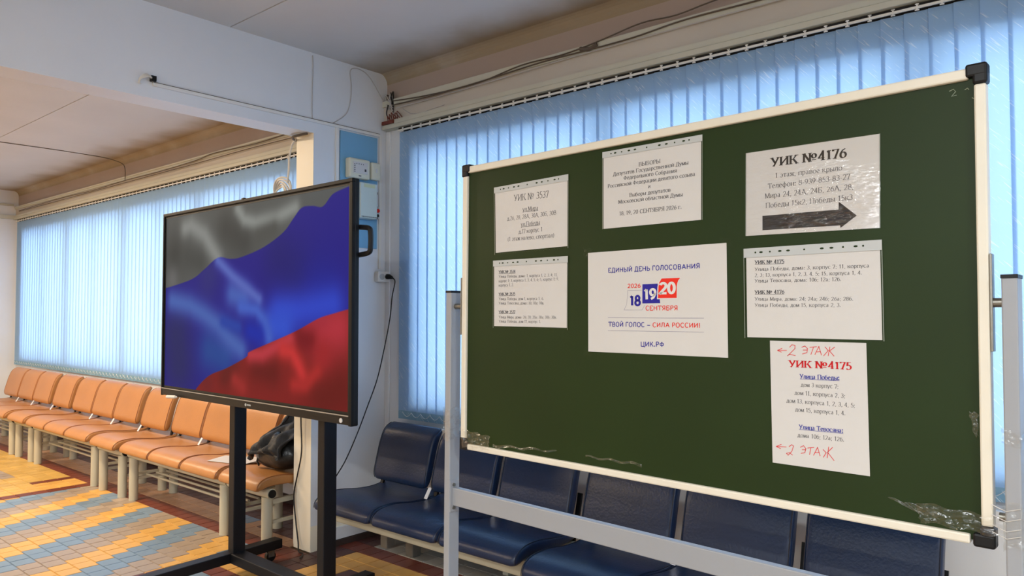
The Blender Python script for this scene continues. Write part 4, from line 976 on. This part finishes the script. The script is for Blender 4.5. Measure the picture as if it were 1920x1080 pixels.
# chalk ticks left in the upper corner
ck = MB()
for q in ([(0.728, 0.452), (0.736, 0.455), (0.740, 0.449), (0.732, 0.440), (0.742, 0.441)], [(0.757, 0.449), (0.762, 0.452), (0.765, 0.448)], [(0.77, 0.43), (0.776, 0.425)]):
    ck.tube([(x, -0.0004, z) for x, z in q], 0.0008, 4, False)
ck.build('chalk_marks', M['chalk'], CB)

# ------------------------------------------------------------------ lettering (own outlines: strokes with a pen contrast and serifs)
def arc(cx, cy, rx, ry, a0, a1, n=10):
    return [(cx + rx * math.cos(math.radians(a0 + (a1 - a0) * i / n)), cy + ry * math.sin(math.radians(a0 + (a1 - a0) * i / n))) for i in range(n + 1)]
def bowl(x0, x1, y0, y1):
    r = (y1 - y0) / 2; rx = min(r, (x1 - x0) * .8); return [(x0, y1), (x1 - rx, y1)] + arc(x1 - rx, (y0 + y1) / 2, rx, r, 90, -90, 8)[1:-1] + [(x1 - rx, y0), (x0, y0)]
G = {}
def g(ch, adv, *st): G[ch] = (adv, [list(s) for s in st])
g('А', .92, [(.08, 0), (.46, 1)], [(.46, 1), (.84, 0)], [(.22, .34), (.70, .34)])
g('Б', .80, [(.14, 0), (.14, 1)], [(.14, 1), (.66, 1), (.66, .84)], bowl(.14, .70, 0, .56))
g('В', .82, [(.14, 0), (.14, 1)], bowl(.14, .66, .52, 1), bowl(.14, .72, 0, .53))
g('Г', .70, [(.14, 0), (.14, 1)], [(.14, 1), (.62, 1), (.62, .82)])
g('Д', .92, [(.07, -.2), (.07, 0), (.85, 0), (.85, -.2)], [(.18, 0), (.30, .5), (.34, 1), (.72, 1)], [(.72, 0), (.72, 1)])
g('Е', .78, [(.14, 0), (.14, 1)], [(.14, 1), (.66, 1), (.66, .84)], [(.14, .52), (.52, .52)], [(.14, 0), (.68, 0), (.68, .18)])
g('Ж', 1.12, [(.56, 0), (.56, 1)], [(.08, 0), (.36, .5), (.10, 1)], [(1.04, 0), (.76, .5), (1.02, 1)], [(.34, .52), (.78, .52)])
g('З', .66, arc(.30, .76, .24, .24, 150, -90, 10) + arc(.28, .26, .28, .26, 90, -150, 10))
g('И', .92, [(.14, 0), (.14, 1)], [(.78, 0), (.78, 1)], [(.16, .10), (.76, .90)])
g('Й', .92, [(.14, 0), (.14, 1)], [(.78, 0), (.78, 1)], [(.16, .10), (.76, .90)], arc(.46, 1.28, .17, .13, 200, 340, 6))
g('К', .86, [(.14, 0), (.14, 1)], [(.16, .48), (.40, .55), (.70, 1)], [(.40, .56), (.78, 0)])
g('Л', .88, [(.04, .04), (.14, .08), (.24, .5), (.28, 1), (.72, 1)], [(.72, 0), (.72, 1)])
g('М', 1.06, [(.14, 0), (.16, 1)], [(.17, .96), (.52, .04)], [(.52, .04), (.88, .98)], [(.92, 0), (.90, 1)])
g('Н', .92, [(.14, 0), (.14, 1)], [(.78, 0), (.78, 1)], [(.14, .51), (.78, .51)])
g('О', .92, arc(.46, .5, .36, .51, 0, 360, 22))
g('П', .92, [(.14, 0), (.14, 1)], [(.78, 0), (.78, 1)], [(.10, 1), (.80, 1)])
g('Р', .74, [(.14, 0), (.14, 1)], bowl(.14, .66, .46, 1))
g('С', .84, arc(.46, .5, .36, .51, 45, 318, 18))
g('Т', .80, [(.40, 0), (.40, 1)], [(.06, .82), (.06, 1), (.74, 1), (.74, .82)])
g('У', .84, [(.08, 1), (.44, .34)], [(.76, 1), (.40, .22), (.30, .03), (.16, .05)])
g('Ф', 1.0, [(.50, 0), (.50, 1)], arc(.50, .50, .38, .31, 0, 360, 20))
g('Х', .86, [(.10, 1), (.76, 0)], [(.76, 1), (.10, 0)])
g('Ц', .94, [(.14, 0), (.14, 1)], [(.76, 0), (.76, 1)], [(.14, 0), (.88, 0), (.88, -.22)])
g('Ч', .84, [(.70, 0), (.70, 1)], [(.12, 1), (.12, .62), (.24, .46), (.70, .46)])
g('Ы', 1.10, [(.14, 0), (.14, 1)], bowl(.14, .64, 0, .56), [(.94, 0), (.94, 1)])
g('Ь', .76, [(.14, 0), (.14, 1)], bowl(.14, .68, 0, .56))
g('Э', .82, arc(.36, .5, .34, .51, 135, -138, 18), [(.24, .52), (.68, .52)])
g('Я', .82, [(.68, 0), (.68, 1)], [(a, b) for a, b in [(.82 - x, y) for x, y in bowl(.14, .68, .46, 1)]], [(.46, .46), (.10, 0)])
g('1', .56, [(.12, .82), (.30, 1)], [(.30, 0), (.30, 1)])
g('2', .66, arc(.32, .74, .24, .26, 165, 0, 8) + [(.50, .55), (.08, 0), (.60, 0)])
g('3', .64, arc(.30, .76, .23, .24, 150, -80, 9) + arc(.28, .27, .27, .27, 85, -150, 10))
g('4', .68, [(.46, 0), (.46, 1), (.06, .28), (.62, .28)])
g('5', .64, [(.56, 1), (.20, 1), (.16, .56), (.30, .62)] + arc(.28, .31, .27, .31, 75, -145, 9))
g('6', .66, [(.52, .98), (.28, .84), (.10, .5)] + arc(.33, .31, .24, .31, 160, 520, 16))
g('7', .62, [(.08, .84), (.08, 1), (.56, 1), (.24, 0)])
g('8', .66, arc(.33, .75, .20, .25, -90, 270, 14), arc(.33, .27, .25, .27, 90, 450, 14))
G['9'] = (.66, [[(.66 - x, 1 - y) for x, y in s] for s in G['6'][1]])
g('0', .66, arc(.33, .5, .24, .51, 0, 360, 20))
g('№', 1.42, [(.12, 0), (.12, 1)], [(.12, 1), (.70, 0)], [(.70, 0), (.70, 1)], arc(1.08, .62, .19, .24, 0, 360, 14), [(.88, .18), (1.28, .18)])
g('.', .30, [(.14, 0), (.14, .09)]); g(',', .30, [(.16, .08), (.15, 0), (.08, -.16)]); g(':', .32, [(.15, 0), (.15, .09)], [(.15, .50), (.15, .59)])
g(';', .32, [(.17, .08), (.16, 0), (.09, -.16)], [(.16, .50), (.16, .59)]); g('-', .42, [(.07, .34), (.35, .34)]); g('–', .86, [(.08, .36), (.78, .36)])
g('(', .40, arc(.55, .42, .42, .66, 128, 232, 8)); g(')', .40, arc(-.15, .42, .42, .66, 52, -52, 8)); g('!', .32, [(.15, .28), (.15, 1)], [(.15, 0), (.15, .10)])
XH = .70
for lo, up in zip('вгджзийклмнптхцчыьэя', 'ВГДЖЗИЙКЛМНПТХЦЧЫЬЭЯ'):
    a, ss = G[up]; G[lo] = (a * .76, [[(x * .76, y * XH) for x, y in s] for s in ss])
for lo, up in zip('ос', 'ОС'):
    a, ss = G[up]; G[lo] = (a * .74, [[(x * .74, y * XH) for x, y in s] for s in ss])
g('а', .62, [(.50, .02), (.44, .06), (.42, .12), (.42, .50)] + arc(.26, .52, .16, .18, 0, 150, 5), [(.42, .42), (.24, .38)] + arc(.22, .19, .13, .18, 90, 300, 8) + [(.42, .16)])
g('б', .66, arc(.32, .32, .24, .34, 0, 360, 16), [(.08, .36), (.10, .76), (.26, .94), (.54, 1.02)])
g('е', .62, [(.09, .40), (.53, .40)] + arc(.31, .35, .22, .35, 8, 318, 14))
g('р', .68, [(.14, -.28), (.14, .70)], arc(.34, .35, .24, .35, 140, -140, 14))
g('у', .64, [(.06, .70), (.32, .06)], [(.58, .70), (.30, 0), (.20, -.24), (.08, -.24)])
g('ф', .86, [(.42, -.28), (.42, 1)], arc(.42, .35, .33, .34, 0, 360, 18))
G['т'] = (.62, [[(.30, 0), (.30, .70)], [(.05, .56), (.05, .70), (.55, .70), (.55, .56)]])
STY = {'r': (.050, .125, True), 'm': (.060, .150, True), 'b': (.07, .215, True), 's': (.155, .17, False), 'S': (.23, .25, False)}
def pen_line(out, pts, thin, thick, const=None):
    n = len(pts)
    def wd(a, b):
        if const: return const
        ph = math.atan2(b[1] - a[1], b[0] - a[0]); return thin + (thick - thin) * abs(math.sin(ph - math.radians(12))) ** 1.6
    closed = n > 3 and math.hypot(pts[0][0] - pts[-1][0], pts[0][1] - pts[-1][1]) < 1e-6
    L = []; Rr = []
    for i in range(n):
        a = pts[i - 1] if i > 0 else (pts[-2] if closed else None); b = pts[i + 1] if i < n - 1 else (pts[1] if closed else None)
        d1 = d2 = None
        if a: q = (pts[i][0] - a[0], pts[i][1] - a[1]); l = math.hypot(*q) or 1; d1 = (q[0] / l, q[1] / l); w1 = wd(a, pts[i])
        if b: q = (b[0] - pts[i][0], b[1] - pts[i][1]); l = math.hypot(*q) or 1; d2 = (q[0] / l, q[1] / l); w2 = wd(pts[i], b)
        if d1 is None: d1, w1 = d2, w2
        if d2 is None: d2, w2 = d1, w1
        cosb = d1[0] * d2[0] + d1[1] * d2[1]
        if cosb < 0.75:   # sharp corner: end both quads squarely
            for d, w, e in ((d1, w1, w2 / 2), (d2, w2, -w1 / 2)):
                p = (pts[i][0] + d[0] * e, pts[i][1] + d[1] * e)
                L.append((p[0] - d[1] * w / 2, p[1] + d[0] * w / 2)); Rr.append((p[0] + d[1] * w / 2, p[1] - d[0] * w / 2))
                L[-1] = L[-1] + (d is d1,); Rr[-1] = Rr[-1] + (d is d1,)
        else:
            m = (d1[0] + d2[0], d1[1] + d2[1]); l = math.hypot(*m) or 1; m = (m[0] / l, m[1] / l); w = (w1 + w2) / 2
            L.append((pts[i][0] - m[1] * w / 2, pts[i][1] + m[0] * w / 2, False)); Rr.append((pts[i][0] + m[1] * w / 2, pts[i][1] - m[0] * w / 2, False))
    for i in range(len(L) - 1):
        if L[i][2]: continue
        out.append([Rr[i][:2], Rr[i + 1][:2], L[i + 1][:2], L[i][:2]])
def glyph_quads(ch, thin, thick, serif):
    adv, ss = G[ch]; out = []
    for s in ss:
        if len(s) == 2 and math.hypot(s[0][0] - s[1][0], s[0][1] - s[1][1]) < .12:   # a dot
            r = thick * .62; x, y = s[0]; out.append([(x - r, y), (x + r, y), (x + r, y + 2 * r), (x - r, y + 2 * r)]); continue
        pen_line(out, s, thin, thick)
        if serif and ch not in '.,:;-–()!':
            for (p, q) in ((s[0], s[1]), (s[-1], s[-2])):
                dx, dy = q[0] - p[0], q[1] - p[1]; l = math.hypot(dx, dy)
                if l > .12 and abs(dy) / l > .6 and min(abs(p[1]), abs(p[1] - 1), abs(p[1] - XH), abs(p[1] + .28)) < .015:
                    k = thick * .5 + .085; y0 = p[1] if dy > 0 else p[1] - thin
                    out.append([(p[0] - k, y0), (p[0] + k, y0), (p[0] + k, y0 + thin), (p[0] - k, y0 + thin)])
    return adv, out
def text_into(mb, text, a, b, cap, style, depth):
    st = 'S' if 'S' in style else 's' if 's' in style else 'b' if 'b' in style else 'm' if 'm' in style else 'r'
    thin, thick, serif = STY[st]
    gap = .04 if serif else .10
    if st == 'S': gap = 0.02
    w = 0; items = []
    for ch in text:
        if ch == ' ': w += .42; continue
        adv, qs = glyph_quads(ch, thin, thick, serif); items.append((w, qs)); w += adv + gap
    w -= gap
    dx, dy = b[0] - a[0], b[1] - a[1]; sx = math.hypot(dx, dy) / w; ux, uy = dx / (sx * w), dy / (sx * w)
    for (ox, qs) in items:
        for q in qs:
            pts = []
            for (x, y) in q:
                X = (ox + x) * sx; Y = y * cap; pts.append((a[0] + ux * X - uy * Y, depth, a[1] + uy * X + ux * Y))
            ar = sum(pts[i][0] * pts[(i + 1) % 4][2] - pts[(i + 1) % 4][0] * pts[i][2] for i in range(4))
            mb.add(pts if ar > 0 else pts[::-1], [(0, 1, 2, 3)])
    if 'u' in style:
        y = -.18 * cap; t = .09 * cap
        q = [(0, y), (sx * w, y), (sx * w, y + t), (0, y + t)]
        mb.add([(a[0] + ux * x - uy * z, depth, a[1] + uy * x + ux * z) for x, z in q], [(0, 1, 2, 3)])
INFO = {
 's1': ('white sheet in a punched sleeve at the upper left of the board, short centred lines', 'sleeve', (.012, .012, .085, .028)),
 's2': ('white sheet in a punched sleeve at the left of the board, three small left-aligned paragraphs', 'sleeve', (.012, .012, .085, .028)),
 's3': ('white sheet in a punched sleeve at the top middle, eight slanting lines', 'sleeve', (.008, .012, .075, .004)),
 's4': ('glossy voting day poster with blue and red calendar pages in the board centre', None, None),
 's5': ('laminated white notice at the upper right with bold heading and black arrow', 'laminate', None),
 's6': ('white sheet in a punched sleeve below the arrow notice, two short paragraphs', 'sleeve', (.018, .012, .10, .01)),
 's7': ('portrait white sheet with red handwriting, lowest on the right of the board', None, None)}
MATS = {'': 'ink', 'B': 'pblue', 'R': 'pred', 'W': 'pwhite', 'C': 'pcrimson'}
for key, cs in SHEETS.items():
    cx = sum(c[0] for c in cs) / 4; cz = sum(c[1] for c in cs) / 4
    lab, film, ins = INFO[key]
    root = bpy.data.objects.new('paper_notice', None); COL.objects.link(root)
    root.matrix_world = BM @ Matrix.Translation((cx, -0.0012, cz)); tag(root, lab, 'notice', 'notices taped to the chalkboard')
    q = [(c[0] - cx, c[1] - cz) for c in cs]     # TL TR BR BL
    def bil(u, v, q=q):
        t = [q[0][k] * (1 - u) + q[1][k] * u for k in (0, 1)]; b = [q[3][k] * (1 - u) + q[2][k] * u for k in (0, 1)]
        return (t[0] * v + b[0] * (1 - v), t[1] * v + b[1] * (1 - v))
    il, ir, it, ib = ins if ins else (0, 0, 0, 0)
    def sheet_fn(y, il=il, ir=ir, it=it, ib=ib, bil=bil, pad=0.0):
        return lambda u, v: (lambda p: (p[0], y, p[1]))(bil(il - pad + (1 - il - ir + 2 * pad) * u, ib - pad + (1 - it - ib + 2 * pad) * v))
    mb = MB().grid(sheet_fn(-0.0002), 2, 2); n0 = len(mb.v); mb.grid(sheet_fn(0.0003), 2, 2, flip=True)
    sh = mb.build('sheet', M['paper'], root)
    layers = {}
    def lay(matname, part):
        k = (matname, part)
        if k not in layers: layers[k] = MB()
        return layers[k]
    for (s, mname, pts) in SHAPES:
        if s != key: continue
        d = -0.0004 if mname != 'red' else -0.0006
        P = [(p[0] - cx, d, p[1] - cz) for p in pts]
        mk_ = {'blue': 'pblue', 'red': 'pred', 'black': 'ink_bold'}[mname]
        if mname == 'red' :  # white keyline under the red page
            c_ = (sum(p[0] for p in P) / len(P), sum(p[2] for p in P) / len(P))
            lay('pwhite', 'keyline').add([(c_[0] + (p[0] - c_[0]) * 1.09, d + .0001, c_[1] + (p[2] - c_[1]) * 1.09) for p in P], [tuple(reversed(range(len(P))))])
        lay(mk_, 'printed_arrow' if mname == 'black' else 'printed_block').add(P, [tuple(reversed(range(len(P))))])
    for (s, mname, wd_, pts) in STROKES:
        if s != key: continue
        out = []; pen_line(out, [(p[0] - cx, p[1] - cz) for p in pts], wd_, wd_, wd_)
        L_ = lay('pen' if mname == 'pen' else 'pgray', 'handwriting' if mname == 'pen' else 'printed_line')
        for o4 in out: L_.add([(x, -0.0004, z) for x, z in o4], [(0, 1, 2, 3)])
    for (s, txt, a, b, cap, sty) in LINES:
        if s != key: continue
        c = 'C' if 'C' in sty else ('W' if 'W' in sty else ('R' if 'R' in sty else ('B' if 'B' in sty else '')))
        mn = MATS[c]
        if s == 's7' and c == 'B': mn = 'pviolet'
        if c == '' and s == 's5' and 'b' in sty: mn = 'ink_bold'
        tl = MB(); text_into(tl, txt, (a[0] - cx, a[1] - cz), (b[0] - cx, b[1] - cz), cap, sty, -0.0008 if c == 'W' else -0.0005); tl.build('text_line', M[mn], root)
    for (mn, part), L_ in layers.items():
        ob = L_.build(part, M[mn], root)
        if part == 'handwriting': tag(ob, 'red felt-pen handwriting with small arrows pointing left')
    if film == 'sleeve':
        MB().grid(sheet_fn(-0.0012, 0, 0, 0, 0), 6, 6).build('plastic_sleeve', M['sleeve'], root)
        t0 = 1 - it - 0.002
        st = MB().grid((lambda f: (lambda u, v: f(u, t0 + (1 - t0) * v)))(sheet_fn(-0.0016, 0, 0, 0, 0)), 2, 1)
        st.build('punched_strip', M['strip'], root)
        hl = MB()
        for f, wide in ((.095, 0), (.14, 1), (.21, 0), (.287, 1), (.35, 1), (.47, 0), (.597, 1), (.665, 1), (.745, 0), (.83, 1), (.88, 0)):
            wv = .0024 if not wide else .0048
            c = bil(f, 1 - it * .5); n_ = 10
            hl.add([(c[0] + wv * math.cos(2 * math.pi * i / n_), -0.0018, c[1] + .0024 * math.sin(2 * math.pi * i / n_)) for i in range(n_)], [tuple(range(n_))])
        hl.build('punch_holes', M['green'], root)['kind'] = 'stuff'
        for e in (0.0, 1.0):
            MB().grid((lambda f, e=e: (lambda u, v: f(e + (u - .5) * .006, v)))(sheet_fn(-0.0014, 0, 0, 0, 0)), 1, 1).build('sleeve_edge', M['sleeve_edge'], root)
    if film == 'laminate':
        MB().grid(sheet_fn(-0.0012, 0, 0, 0, 0, pad=0.004), 6, 6).build('laminate_film', M['laminate'], root)
        for e in (0.0, 1.0):
            MB().grid((lambda f, e=e: (lambda u, v: f(e + (u - .5) * .005, v)))(sheet_fn(-0.0014, 0, 0, 0, 0)), 1, 1).build('film_edge', M['sleeve_edge'], root)

# ------------------------------------------------------------------ clear tape
def tape(name, quad, y, label, nu=16, nv=8, amp=0.004, seed=1, film='tape'):
    rn = random.Random(seed); ph = [rn.uniform(0, 6.28) for _ in range(6)]
    cx = sum(q[0] for q in quad) / 4; cz = sum(q[1] for q in quad) / 4
    def fn(u, v):
        t = [quad[0][k] * (1 - u) + quad[1][k] * u for k in (0, 1)]; b = [quad[3][k] * (1 - u) + quad[2][k] * u for k in (0, 1)]
        x = t[0] * v + b[0] * (1 - v); z = t[1] * v + b[1] * (1 - v)
        w = abs(math.sin(9 * u + ph[0] + 4 * v)) * .5 + abs(math.sin(15 * v + 7 * u + ph[1])) * .3 + .2 * math.sin(31 * u + ph[2])
        return (x - cx + .002 * math.sin(20 * v + ph[3]), -amp * max(0, w), z - cz + .003 * math.sin(17 * u + ph[4]))
    o = MB().grid(fn, nu, nv).build(name, M[film], None, smooth=False)
    o.matrix_world = BM @ Matrix.Translation((cx, y, cz)); return tag(o, label, 'tape', 'clear tape on the chalkboard')
tape('clear_tape', [(-0.785, -0.425), (-0.645, -0.437), (-0.650, -0.485), (-0.780, -0.488)], -0.0145, 'crumpled clear tape over the lower left corner of the board', seed=2, amp=.005)
tape('clear_tape', [(0.655, -0.425), (0.83, -0.432), (0.83, -0.470), (0.665, -0.466)], -0.0145, 'torn clear tape over the lower right edge of the board, wider strip', seed=5, amp=.005)
tape('clear_tape', [(0.595, -0.428), (0.70, -0.440), (0.71, -0.452), (0.66, -0.452)], -0.003, 'loose pointed tail of tape left of the lower right corner', seed=9, amp=.006, nv=4)
tape('clear_tape', [(-0.64, -0.462), (-0.36, -0.448), (-0.36, -0.453), (-0.64, -0.472)], -0.004, 'thin lifted strip of tape along the bottom left of the board', seed=11, amp=.004, nv=3, nu=24)
tape('clear_tape', [(-0.25, -0.448), (-0.05, -0.444), (-0.05, -0.452), (-0.25, -0.453)], -0.004, 'thin strip of tape along the bottom middle of the board', seed=12, amp=.003, nv=3, nu=20)
tape('clear_tape', [(0.755, -0.225), (0.772, -0.228), (0.772, -0.275), (0.765, -0.275)], -0.003, 'small tape scrap near the right edge of the board', seed=15, amp=.003, nu=4, nv=5)
def wrap(x0, x1, z0, z1, label, seed):
    rn = random.Random(seed); mb = MB(); yf, yb = -0.0245, 0.0285
    loop = [(x0, yf), (x1, yf), (x1, yb), (x0, yb)]
    nu, nv = 32, 10
    def fn(u, v):
        t = (u * 4) % 4; i = int(t) % 4; f = t - int(t); a = loop[i]; b = loop[(i + 1) % 4]
        x = a[0] * (1 - f) + b[0] * f; y = a[1] * (1 - f) + b[1] * f; c = ((x0 + x1) / 2, (yf + yb) / 2)
        k = 1 + .05 * abs(math.sin(23 * v + 9 * u + seed)) + .03 * math.sin(40 * u + 7 * v)
        return (c[0] + (x - c[0]) * k, c[1] + (y - c[1]) * k, z0 + (z1 - z0) * v + .006 * math.sin(12 * u + seed))
    o = mb.grid(fn, nu, nv).build('clear_tape', M['tape'], None); o.matrix_world = BM.copy(); return tag(o, label, 'tape', 'clear tape on the chalkboard')
wrap(-0.869, -0.835, -0.470, -0.36, 'clear tape wound round the left post at the board corner', 3)
wrap(0.817, 0.850, -0.490, -0.40, 'clear tape wound round the right post low down', 6)
wrap(0.817, 0.850, -0.285, -0.255, 'small dirty patch of tape on the right post, higher one', 8)
st_ = MB()
for zz in (-0.412, -0.432, -0.452, -0.466): st_.tube([(0.795, -0.012, zz + .004), (0.806, -0.014, zz), (0.822, -0.024, zz - .003), (0.846, -0.0245, zz + .006)], 0.0009, 4)
o = st_.build('tape_strands', M['pwhite'], None, smooth=True); o.matrix_world = BM.copy(); tag(o, 'twisted strands of tape bridging the board and its right post', 'tape')
# little tape corners of the poster
for k, (c, sx, sz) in enumerate((((-0.2433, 0.1585), -1, 1), ((0.2105, 0.1603), 1, 1), ((0.2136, -0.1376), 1, -1), ((-0.2411, -0.1382), -1, -1))):
    tape('clear_tape', [(c[0] - .016, c[1] + .014), (c[0] + .016, c[1] + .012), (c[0] + .014, c[1] - .012), (c[0] - .014, c[1] - .014)], -0.0026,
         ['tape tab on the upper left corner of the poster', 'tape tab on the upper right corner of the poster', 'tape tab on the lower right corner of the poster', 'tape tab on the lower left corner of the poster'][k], nu=4, nv=4, amp=.0008, seed=20 + k, film='sleeve')
